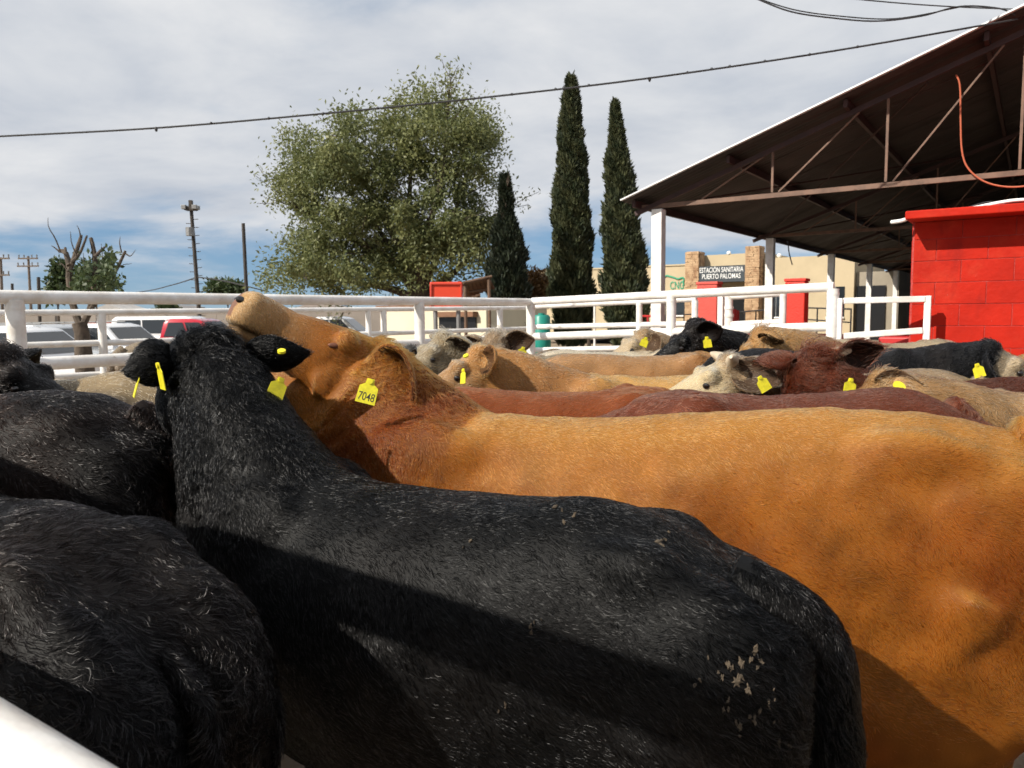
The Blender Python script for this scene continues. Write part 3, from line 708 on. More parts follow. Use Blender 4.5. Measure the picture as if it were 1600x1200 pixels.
# ------------------------------------------------------------------ poles and wires
def gnd(x, Z): p = at_x(x, Z); p[2] = ground_z(p[0], p[1]); return p
def power_pole(x, Z, ytop, label, arms, lean=0):
    b = gnd(x, Z); tpt = px(x - lean, ytop, Z); t = thing('power_pole', b, label, 'pole')
    MB().tube([b, tpt], [0.17, 0.11], 8).build('shaft', mat('weathered_pole', (0.17, 0.13, 0.10), .85, .3, 3), t, smooth=True)
    for ya, wpx in arms:
        c = px(x - lean * .7, ya, Z); w = wpx * Z / 1200; a = MB().box(c - np.array([0, .15, 0]), (w, .12, .14)).build('crossarm', mat('weathered_pole', (0.17, 0.13, 0.10), .85), t)
        for s in (-.46, -.2, .2, .46): MB().tube([c + np.array([w * s, -.15, .07]), c + np.array([w * s, -.15, .36])], [.05, .07], 6).build('insulator', M_steel, a)
power_pole(48, 78, 400, 'far power pole with two crossarms left of the pruned tree', [(404, 30), (416, 33)], 4)
power_pole(2, 70, 402, 'far power pole with crossarm at the left frame edge', [(404, 30), (430, 30)], 1)
mk = lambda x, Z, y, label, r: tag(MB().tube([gnd(x, Z), px(x, y, Z)], r, 8).build('short_pole', M_pole, smooth=True), label, 'pole')
mk(60, 60, 433, 'short dark bare pole beside the far power pole', .13); mk(19, 75, 443, 'stubby dark far pole at far left', .13)
fm = thing('floodlight_mast', gnd(312, 38), 'tall climbing mast with floodlights on top', 'mast')
b = gnd(313, 38); tpt = px(299, 330, 38)
MB().tube([b, tpt], [.11, .085], 8).build('shaft', M_pole, fm, smooth=True)
for i in range(26):
    p = b + (tpt - b) * (.25 + .72 * i / 26); s = 1 if i % 2 else -1
    MB().tube([p, p + np.array([.30 * s, 0, .02])], .018, 5).build('step', M_pole, fm)
hd = px(298.5, 326, 38)
MB().box(hd, (.5, .4, .18)).build('platform', M_pole, fm)
for s in (-1, 1):
    for k in (0, 1): MB().box(hd + np.array([s * .26, -.2 + k * .3, .05]), (.22, .2, .2)).build('floodlight', M_steel, fm, bevel=.02)
MB().box(hd + UP * .25, (.16, .16, .3)).build('head', M_pole, fm)
MB().tube([px(297, 362, 37.8) - UP * .2, px(297, 362, 37.8) + UP * .2], .2, 10).build('transformer', M_steel, fm)
tag(MB().tube([gnd(387, 36), px(380, 349, 36)], [.095, .08], 8).build('plain_pole', M_pole, smooth=True), 'plain dark pole left of the large tree', 'pole')
def cable(pts, r, label, n=40, name='overhead_cable', m=M_cable):
    return tag(MB().tube(smooth_path(pts, n), r, 6).build(name, m, smooth=True), label, 'cable')
cable([px(308, 433, 38), px(270, 445, 45), px(220, 456, 55), px(150, 462, 75)], .03, 'far wire running left from the floodlight mast')
cable([px(308, 433, 38), px(345, 438, 37), px(384, 447, 36), px(420, 456, 36)], .03, 'far wire running right from the floodlight mast')
wire = thing('overhead_cable', px(800, 150, 9) * np.array([1, 1, 0]), 'long dark cable crossing the sky from left to shed roof', 'cable')
wp = [px(x, y, Z) for x, y, Z in ((-120, 219, 11.5), (0, 213, 11.4), (244, 200, 11.2), (500, 178, 11.1), (760, 152, 11.0), (1015, 122, 10.9), (1300, 80, 10.8), (1590, 30, 10.7))]
MB().tube(smooth_path(wp, 80), 0.013, 6).build('wire', M_cable, wire, smooth=True)
kn = MB()
for x in (244, 330, 420, 505, 590, 665, 741, 800, 868, 881, 920, 1015, 1074, 1112, 1140, 1195, 1265, 1340):
    ys = np.interp(x, [0, 244, 500, 760, 1015, 1300, 1590], [213, 200, 178, 152, 122, 80, 30]); p = px(x, ys + (2 if x in (244, 1015) else 0), 11.0)
    big = x in (244, 881, 1015)
    MB().sphere(p, (.022, .022, .035 if big else .02), 8, 6).build('wire_clip', M_cable, wire, smooth=True)
cable([px(1180, -3, 10.4), px(1235, 18, 10.4), px(1300, 28, 10.5), px(1370, 33, 10.5), px(1440, 25, 10.6), px(1500, 10, 10.6), px(1560, 13, 10.7), px(1586, 24, 10.7)], .010, 'sagging wire loop above the shed roof', 50)
cable([px(1180, -4, 10.4), px(1240, 15, 10.45), px(1310, 25, 10.5), px(1400, 29, 10.6), px(1500, 11, 10.6)], .008, 'thin second strand in the sagging loop above the shed', 50)
cable([px(1320, -3, 10.3), px(1420, 6, 10.5), px(1520, 12, 10.6), px(1640, 16, 10.8)], .008, 'thin wire entering from the top right', 30)

# ------------------------------------------------------------------ small building, bin and distant walls
hut = thing('cream_hut', at_x(690, 24), 'low cream hut with a dark hatch behind the fence', 'building')
A = at_x(600, 25.5); Wd = 3.4
M_cream = mat('cream_wall', (0.66, 0.60, 0.45), .85, .1, 1.2)
H0 = at_x(602, 26)
def hx(x): k = (x - 800) / 1200.0; return (k * H0[1] - H0[0]) / (G2[0] - k * G2[1])
def hp(x, y): return plane_pt(x, y, H0, G1)
MB().gbox(H0, hx(596), hx(762), 0, 3.5, -.4, hp(690, 480)[2]).build('wall', M_cream, hut)
hw = MB().gbox(H0, hx(689), hx(746), -.06, .1, hp(718, 513)[2], hp(718, 496)[2]).build('window', M_dark, hut)
MB().gbox(H0, hx(686), hx(748), -.25, -.01, hp(718, 495)[2], hp(718, 487)[2]).build('lintel', mat('brown_board', (.22, .11, .06), .8, .3, 6), hw)
MB().gbox(H0, hx(594), hx(764), -.15, 3.6, hp(690, 479)[2], hp(690, 476)[2]).build('roof', mat('brown_board', (.22, .11, .06), .8, .3, 6), hut)
sgp = thing('red_panel', at_x(697, 21), 'bright red orange framed panel standing above the hut', 'panel')
c0, c1 = px(672, 441, 21), px(723, 483, 21)
MB().box(((c0[0] + c1[0]) / 2, 21, (c0[2] + c1[2]) / 2), (c1[0] - c0[0], .3, c0[2] - c1[2])).build('board', mat('red_orange', (.66, .05, .015), .5, .06, 2), sgp, bevel=.03)
for (xa, ya, xb, yb) in ((674, 444, 721, 444), (674, 444, 674, 481), (721, 444, 721, 481)):
    MB().tube([px(xa, ya, 20.84), px(xb, yb, 20.84)], .035, 8).build('frame', mat('frame_red', (.42, .03, .012), .5), sgp)
for xx in (680, 716):
    p = px(xx, 483, 21); MB().tube([[p[0], 21.02, -.4], [p[0], 21.02, p[2] + .02]], .06, 8).build('leg', M_steel, sgp)
aw = thing('wooden_awning', at_x(745, 23), 'weathered brown wooden awning right of the red panel', 'awning')
M_wood = mat('old_wood', (.16, .095, .06), .85, .4, 5)
for i in range(7):
    a_, b_ = px(725 + i * 6, 441 - i * 1.2, 23 + i * .05), px(733 + i * 6, 463 - i * 2, 24.5)
    MB().box((a_ + b_) / 2, (.16, np.linalg.norm(b_ - a_), .04), (1, 0, 0), unit(b_ - a_), np.cross((1, 0, 0), unit(b_ - a_))).build('plank', M_wood, aw)
bk = MB().box(px(737, 457, 24.6), (.55, .08, .6)).build('back_board', M_wood, aw)
for xx, yy in ((727, 446), (764, 437)):
    p = px(xx, yy, 23.2); MB().tube([[p[0], p[1], -.4], p], .05, 8).build('post', M_wood, aw)
MB().tube([px(724, 442, 22.95), px(768, 432, 23.3)], .05, 6).build('beam', M_wood, aw)
MB().tube([px(733, 456, 23.6), px(766, 452, 23.6)], .04, 6).build('beam', M_wood, aw)
tb = thing('plastic_barrel', at_x(845, 22), 'teal green plastic barrel right of the corner post', 'barrel')
p0 = at_x(846, 22); zt = px(846, 492, 22)[2]
MB().tube([p0 + UP * q for q in (0, .1, zt * .3, zt * .33, zt * .65, zt * .68, zt - .06, zt)], [.22, .25, .25, .265, .265, .25, .25, .2], 16).build('body', mat('teal_plastic', (.01, .22, .17), .4), tb, smooth=True)
MB().tube([p0 + UP * zt, p0 + UP * (zt + .05)], .1, 12).build('lid', mat('teal_plastic', (.01, .22, .17), .4), tb, smooth=True)
fw = thing('boundary_wall', at_x(200, 60), 'long low grey far wall behind the parked cars', 'wall')
A, B = px(-40, 485, 62), px(640, 483, 56)
for i in range(12):
    a_, b_ = A + (B - A) * i / 12, A + (B - A) * (i + 1) / 12 - (B - A) * .0008
    u_ = unit((b_ - a_) * [1, 1, 0]); c = (a_ + b_) / 2; MB().box((c[0], c[1], (c[2] - .6) / 2), (np.linalg.norm(b_ - a_), .3, c[2] + .6), u_, np.cross(UP, u_), UP).build('wall_panel', mat('grey_far_wall', (.27, .235, .205), .9, .25, .25), fw)
ow = thing('slat_fence', at_x(200, 45), 'orange red horizontal slat fence behind the white cars', 'fence')
for i in range(6):
    a_, b_ = px(132, 504.5 + i * 4.6, 46), px(262, 503 + i * 4.6, 46); u_ = unit(b_ - a_)
    MB().box((a_ + b_) / 2, (np.linalg.norm(b_ - a_), .05, .15), u_, np.cross(UP, u_), UP).build('slat', mat('orange_slat', (.40, .075, .03), .7, .2, 1), ow)
for xx in (134, 165, 197, 229, 260):
    p = px(xx, 503, 46.08); MB().tube([[p[0], p[1], -.45], p], .05, 6).build('post', mat('orange_slat', (.40, .075, .03), .7), ow)
def far_house(x0, x1, y0, Z, label, c, roofc):
    p0, p1 = px(x0, y0, Z), px(x1, y0, Z); t = thing('far_house', ((p0[0] + p1[0]) / 2, Z, -.4), label, 'house'); w = p1[0] - p0[0]; h = p0[2]
    MB().box(((p0[0] + p1[0]) / 2, Z + 3, h / 2 - .3), (w, 6, h + .4)).build('wall', mat('house_' + label[:9], c, .85, .1, .3), t)
    MB().prism([(-w / 2 - .4, 0), (w / 2 + .4, 0), (0, h * .28)], ((p0[0] + p1[0]) / 2, Z - .3, h - .08), (1, 0, 0), (0, 0, 1), (0, 1, 0), 6.6).build('roof', mat('roof_' + label[:9], roofc, .7, .2, .4), t)
    for i in range(3): MB().box((p0[0] + w * (.2 + .3 * i), Z - .02, h * .5), (w * .12, .08, h * .3)).build('window', M_glass, t)
far_house(262, 292, 484, 90, 'small grey far house under the left fence rail', (.45, .42, .40), (.30, .28, .27))
far_house(150, 190, 483, 95, 'low white far house behind the pruned tree', (.6, .58, .55), (.45, .43, .41))
far_house(470, 520, 479, 85, 'pale far house right of the raised snout', (.65, .62, .58), (.35, .3, .27))

# ------------------------------------------------------------------ vehicles
def vehicle(name, label, loc, yaw, kind, paint):
    """parts in the vehicle's own frame: x forward, y left, z up"""
    root = thing(name, loc, label, {'suv': 'car', 'pickup': 'truck', 'van': 'van', 'sedan': 'car'}[kind])
    ex = np.array([math.cos(yaw), math.sin(yaw), 0]); ey = np.array([-math.sin(yaw), math.cos(yaw), 0]); o = np.asarray(loc, float)
    W = {'suv': 1.9, 'pickup': 1.95, 'van': 1.95, 'sedan': 1.78}[kind]
    lower = {'suv': [(-2.3, .4), (2.25, .4), (2.35, .62), (2.3, .95), (1.25, 1.08), (-2.3, 1.08), (-2.36, .7)],
             'pickup': [(-2.75, .5), (2.6, .5), (2.7, .75), (2.62, 1.08), (1.45, 1.18), (-2.75, 1.14), (-2.8, .8)],
             'van': [(-2.4, .4), (2.4, .4), (2.45, .7), (2.35, 1.05), (1.7, 1.15), (-2.4, 1.15)],
             'sedan': [(-2.2, .35), (2.2, .35), (2.28, .55), (2.2, .8), (1.1, .93), (-1.5, .95), (-2.2, .9), (-2.25, .6)]}[kind]
    cab = {'suv': [(-2.25, 1.081), (1.15, 1.081), (.45, 1.68), (.1, 1.76), (-1.9, 1.74), (-2.15, 1.55)],
           'pickup': [(-.75, 1.181), (1.35, 1.181), (.65, 1.80), (.35, 1.86), (-.45, 1.86), (-.65, 1.75)],
           'van': [(-2.4, 1.151), (1.65, 1.151), (1.0, 1.85), (.7, 1.95), (-2.2, 1.95), (-2.38, 1.8)],
           'sedan': [(-1.5, .951), (1.0, .931), (.3, 1.38), (0, 1.43), (-.8, 1.42), (-1.1, 1.3)]}[kind]
    MB().prism(lower, o - ey * W / 2, ex, UP, ey, W).build('body', paint, root, bevel=.05, seg=3, smooth=True)
    # cabin narrows towards the roof
    zlo = cab[0][1]; zhi = max(v for _, v in cab); mb = MB(); n = len(cab); vs = []
    for s in (-1, 1):
        for u, v in cab: vs.append(o + ex * u + UP * v + ey * s * (W / 2 - .03 - .16 * (v - zlo) / (zhi - zlo)))
    mb.add(vs, [tuple(range(n))[::-1], tuple(range(n, 2 * n))] + [(i, (i + 1) % n, n + (i + 1) % n, n + i) for i in range(n)])
    mb.build('cabin', paint, root, bevel=.05, seg=3, smooth=True)
    u0, u1 = min(u for u, v in cab), max(u for u, v in cab); hgt = zhi - zlo
    def side(u, v, s): return o + ex * u + UP * (zlo + hgt * v) + ey * s * (W / 2 - .03 - .16 * v + .012)
    f0, f1 = cab[1], cab[2]
    fr_x = lambda v: f0[0] + (f1[0] - f0[0]) * v
    rear = u0 + .12
    cuts = {'suv': [.0, .36, .69, 1], 'pickup': [0, .5, 1], 'van': [.0, .33, .66, 1], 'sedan': [0, .5, 1]}[kind]
    for s in (-1, 1):
        for a, b_ in zip(cuts[:-1], cuts[1:]):
            q = []
            for v, tt in ((.12, a), (.12, b_), (.82, b_), (.82, a)):
                hi = fr_x(v) - .16; lo = rear + (.14 if v > .5 else 0); q.append(side(lo + (hi - lo) * tt + (.035 if tt == a else -.035), v, s))
            qq = [p + ey * s * .006 for p in q]
            MB().add(q + qq, [(0, 1, 2, 3), (4, 5, 6, 7), (0, 1, 5, 4), (1, 2, 6, 5), (2, 3, 7, 6), (3, 0, 4, 7)]).build('window', M_glass, root)
    for (c0_, c1_, nm, e) in ((cab[1], cab[2], 'windshield', 1), (cab[0], cab[-1], 'rear_window', -1)):
        dv = np.array([c1_[0] - c0_[0], c1_[1] - c0_[1]]); nrm = np.array([dv[1], -dv[0]]) / np.linalg.norm(dv) * (1 if e > 0 else -1); q = []
        for tt, sy in ((.12, -1), (.12, 1), (.9, 1), (.9, -1)):
            u, v = np.array(c0_) + dv * tt + nrm * .012; q.append(o + ex * u + UP * v + ey * sy * (W / 2 - .15 - .14 * tt))
        nn = (ex * nrm[0] + UP * nrm[1]) * .006
        MB().add(q + [p + nn for p in q], [(0, 1, 2, 3), (4, 5, 6, 7), (0, 1, 5, 4), (1, 2, 6, 5), (2, 3, 7, 6), (3, 0, 4, 7)]).build(nm, M_glass, root)
    L0, L1 = min(u for u, v in lower), max(u for u, v in lower); rw = .36
    for u in (L0 + .85, L1 - .85):
        for s in (-1, 1):
            c = o + ex * u + ey * s * (W / 2 - .1) + UP * rw
            w = MB().tube([c - ey * s * .1, c + ey * s * .115], rw, 20).build('wheel', M_tyre, root, smooth=True)
            MB().tube([c + ey * s * .116, c + ey * s * .13], rw * .6, 16).build('rim', M_rim, w, smooth=True)
    zl = {'suv': .85, 'pickup': .95, 'van': .9, 'sedan': .68}[kind]
    for s in (-1, 1):
        MB().box(o + ex * (L1 - .06) + ey * s * (W / 2 - .28) + UP * zl, (.1, .36, .16), ex, ey, UP).build('headlight', mat('lamp_lens', (.75, .75, .78), .1), root, bevel=.02)
        MB().box(o + ex * (L0 + .03) + ey * s * (W / 2 - .14) + UP * zl, (.1, .18, .3), ex, ey, UP).build('tail_light', mat('red_lens', (.4, .01, .01), .2), root, bevel=.02)
        MB().box(o + ex * (fr_x(.1) - .25) + ey * s * (W / 2 + .08) + UP * (zlo + .1), (.1, .2, .15), ex, ey, UP).build('mirror', paint, root, bevel=.03)
    MB().box(o + ex * (L1 + .01) + UP * .55, (.14, W * .96, .2), ex, ey, UP).build('bumper', mat('grey_plastic', (.12, .12, .12), .6), root, bevel=.04)
    if kind == 'pickup':
        MB().box(o + ex * (-1.78) + UP * 1.155, (1.75, W - .25, .03), ex, ey, UP).build('bed_floor', M_dark, root)
    if kind == 'suv':
        for s in (-1, 1):
            MB().tube([o + ex * .0 + ey * s * .62 + UP * (zhi + .045), o - ex * 1.8 + ey * s * .62 + UP * (zhi + .03)], .022, 6).build('roof_rail', M_steel, root)
    return root
W_paint = mat('white_car_paint', (.78, .78, .79), .18, coat=.6); R_paint = mat('red_car_paint', (.45, .012, .03), .2, coat=.6); S_paint = mat('silver_car_paint', (.5, .51, .52), .22, metal=.3, coat=.5)
def vpos(x, Z): return gnd(x, Z)
vehicle('parked_suv', 'white utility car with roof rails nearest the left frame edge', vpos(30, 17.5), R(-8), 'suv', W_paint)
vehicle('parked_sedan', 'white car with dark windshield right of the pruned trunk', vpos(172, 24), R(-14), 'suv', W_paint)
vehicle('parked_suv', 'silver car half hidden behind the pruned trunk', vpos(75, 22.5), R(-10), 'suv', S_paint)
vehicle('parked_pickup', 'red pickup truck parked behind the black head', vpos(300, 27), R(-2), 'pickup', R_paint)
vehicle('parked_van', 'white van with square windows behind the red pickup', vpos(275, 33), R(0), 'van', W_paint)
vehicle('parked_pickup', 'white pickup truck right of the raised tan snout', vpos(520, 33), R(-4), 'pickup', W_paint)

# ================================================================== CATTLE
def fur_material(name='fur', ior=1.30, rough=.28):
    m = bpy.data.materials.new(name); m.use_nodes = True; t = m.node_tree; t.nodes.clear()
    out = t.nodes.new('ShaderNodeOutputMaterial'); h = t.nodes.new('ShaderNodeBsdfHairPrincipled')
    h.model = 'CHIANG'; h.parametrization = 'COLOR'
    a = t.nodes.new('ShaderNodeAttribute'); a.attribute_name = 'hcol'
    t.links.new(a.outputs['Color'], h.inputs['Color'])
    h.inputs['IOR'].default_value = ior; h.inputs['Roughness'].default_value = rough; h.inputs['Radial Roughness'].default_value = 0.45
    h.inputs['Random Roughness'].default_value = 0.3; h.inputs['Coat'].default_value = 0.0
    if name == 'fur_black':                     # a few strands catch the light, most stay dull
        hi = t.nodes.new('ShaderNodeHairInfo'); mr = t.nodes.new('ShaderNodeMapRange'); mr.inputs['From Min'].default_value = .66; mr.inputs['From Max'].default_value = 1.0
        mr.inputs['To Min'].default_value = ior; mr.inputs['To Max'].default_value = 1.55; t.links.new(hi.outputs['Random'], mr.inputs['Value']); t.links.new(mr.outputs[0], h.inputs['IOR'])
    t.links.new(h.outputs[0], out.inputs[0]); return m
M_fur = fur_material()
M_furblack = fur_material('fur_black', 1.12, .13)
def hide_material():
    m = bpy.data.materials.new('hide'); m.use_nodes = True; t = m.node_tree; b = t.nodes['Principled BSDF']
    a = t.nodes.new('ShaderNodeAttribute'); a.attribute_name = 'hide_col'
    t.links.new(a.outputs['Color'], b.inputs['Base Color']); b.inputs['Roughness'].default_value = 0.55; b.inputs['Specular IOR Level'].default_value = 0.12
    n = t.nodes.new('ShaderNodeTexNoise'); n.inputs['Scale'].default_value = 140; n.inputs['Detail'].default_value = 3
    tc = t.nodes.new('ShaderNodeTexCoord'); t.links.new(tc.outputs['Object'], n.inputs['Vector'])
    bp = t.nodes.new('ShaderNodeBump'); bp.inputs['Strength'].default_value = 0.35; bp.inputs['Distance'].default_value = 0.004
    t.links.new(n.outputs['Fac'], bp.inputs['Height']); t.links.new(bp.outputs[0], b.inputs['Normal'])
    return m
M_hide = hide_material()
M_eye = mat('eye_wet', (0.010, 0.007, 0.006), 0.08, spec=0.8)
M_horn = mat('horn', (0.50, 0.42, 0.31), 0.5, 0.3, 25)
M_mud = mat('dry_mud', (0.085, 0.064, 0.042), 0.95, 0.4, 60, 0.6, 90)

def loft(mb, rings):
    """rings: (centre, side vec, up vec, half width, half up, half down, exponent)"""
    n = 28; vs = []; fs = []
    for (c, s, u, w, hu, hd, e) in rings:
        for k in range(n):
            a = 2 * math.pi * k / n; ca, sa = math.cos(a), math.sin(a)
            x = math.copysign(abs(ca) ** (2 / e), ca) * w; y = math.copysign(abs(sa) ** (2 / e), sa) * (hu if sa > 0 else hd)
            vs.append(c + s * x + u * y)
    m = len(rings)
    for i in range(m - 1):
        for k in range(n):
            k2 = (k + 1) % n; fs.append((i * n + k, i * n + k2, (i + 1) * n + k2, (i + 1) * n + k))
    c0 = len(vs); vs.append(rings[0][0]); c1 = len(vs); vs.append(rings[-1][0])
    for k in range(n):
        k2 = (k + 1) % n; fs.append((c0, k2, k)); fs.append((c1, (m - 1) * n + k, (m - 1) * n + k2))
    mb.add(vs, fs)
def bez(p0, p1, p2, p3, t): return p0 * (1 - t) ** 3 + 3 * p1 * t * (1 - t) ** 2 + 3 * p2 * t * t * (1 - t) + p3 * t ** 3
def vcalc(me):
    n = len(me.vertices); v = np.empty(n * 3); me.vertices.foreach_get('co', v); v = v.reshape(-1, 3)
    me.calc_loop_triangles(); t = np.empty(len(me.loop_triangles) * 3, np.int32); me.loop_triangles.foreach_get('vertices', t); t = t.reshape(-1, 3)
    fn = np.cross(v[t[:, 1]] - v[t[:, 0]], v[t[:, 2]] - v[t[:, 0]]); nn = np.zeros_like(v)
    for i in range(3): np.add.at(nn, t[:, i], fn)
    nn /= np.linalg.norm(nn, axis=1, keepdims=True) + 1e-12
    return v, t, nn, np.linalg.norm(fn, axis=1) * .5

def grow(name, parent, v, t, nrm, area, flow, wgt, length, col, count, radius, lift, swirl, clump, cell, curl, seed):
    g = np.random.default_rng(seed)
    pw = area * wgt[t].mean(1); pw /= pw.sum(); ti = g.choice(len(t), count, p=pw); tr = t[ti]
    r1 = np.sqrt(g.uniform(size=count)); r2 = g.uniform(size=count); bc = np.stack([1 - r1, r1 * (1 - r2), r1 * r2], 1)
    ip = lambda a: np.einsum('nk,nk...->n...', bc, a[tr])
    p = ip(v); n = ip(nrm); n /= np.linalg.norm(n, axis=1, keepdims=True) + 1e-9
    fl = ip(flow); L = ip(length) * g.uniform(.65, 1.25, count); c = ip(col); sw = ip(swirl); li = ip(lift); cu = ip(curl); cl = ip(clump)
    T = fl - n * np.sum(fl * n, 1, keepdims=True); T /= np.linalg.norm(T, axis=1, keepdims=True) + 1e-6
    B = np.cross(n, T)
    th = sw * (rsin(p, 2.2, seed + 1) * .75 + rsin(p, 6.5, seed + 2) * .55 + rsin(p, 16, seed + 3) * .3) + g.normal(0, .17, count)
    T2 = T * np.cos(th)[:, None] + B * np.sin(th)[:, None]; B2 = np.cross(n, T2)
    # locks: hairs of one cell lean to a common tip
    warp = np.stack([rsin(p, 9, seed + 4), rsin(p, 9, seed + 5), rsin(p, 9, seed + 6)], 1) * cell * .7
    q = p + warp + T2 * 0.0; ci = np.floor(q / cell).astype(np.int64)
    hsh = (ci[:, 0] * 73856093) ^ (ci[:, 1] * 19349663) ^ (ci[:, 2] * 83492791)
    rnd = lambda k: ((np.sin((hsh % 100003) * (12.9898 + k) + k * 7.1) * 43758.5453) % 1.0)
    ctr = (ci + .5) * cell + (np.stack([rnd(1), rnd(2), rnd(3)], 1) - .5) * cell - warp
    off = ctr - p; off -= n * np.sum(off * n, 1, keepdims=True)
    lth = (rnd(4) - .5) * 2; ph = rnd(5) * 6.28
    P = np.empty((count, 5, 3)); Lc = L[:, None]
    for j, tt in enumerate((0, .25, .5, .75, 1.0)):
        s = Lc * tt
        a = lth * sw * .5 * tt
        d = T2 * np.cos(a)[:, None] + B2 * np.sin(a)[:, None]
        lat = (cu * np.sin(tt * 5.2 + ph) * tt)[:, None] * Lc
        P[:, j] = p + d * s + n * (li[:, None] * Lc * (tt - .55 * tt * tt)) + B2 * lat + n * (cu[:, None] * .35 * Lc * tt * np.cos(tt * 4 + ph)[:, None]) + off * (cl[:, None] * tt ** 1.3) - n * .001
    hc = bpy.data.hair_curves.new(name); hc.add_curves([5] * count)
    hc.attributes['position'].data.foreach_set('vector', P.astype(np.float32).reshape(-1))
    rad = hc.attributes.get('radius') or hc.attributes.new('radius', 'FLOAT', 'POINT')
    rr = np.repeat((radius * g.uniform(.7, 1.3, count))[:, None], 5, 1) * np.array([1, 1, .9, .7, .3])
    rad.data.foreach_set('value', rr.astype(np.float32).reshape(-1))
    ca = hc.attributes.new('hcol', 'FLOAT_COLOR', 'CURVE')
    jit = np.exp(g.normal(0, .27, count)) * np.exp((rnd(6) - .5) * .55)
    cc = np.ones((count, 4)); cc[:, :3] = np.clip(c * jit[:, None], .002, .95); ca.data.foreach_set('color', cc.astype(np.float32).reshape(-1))
    hc.materials.append(M_furblack if c.mean() < .03 else M_fur)
    o = bpy.data.objects.new(name, hc); COL.objects.link(o); attach(o, parent); stuff(o); return o

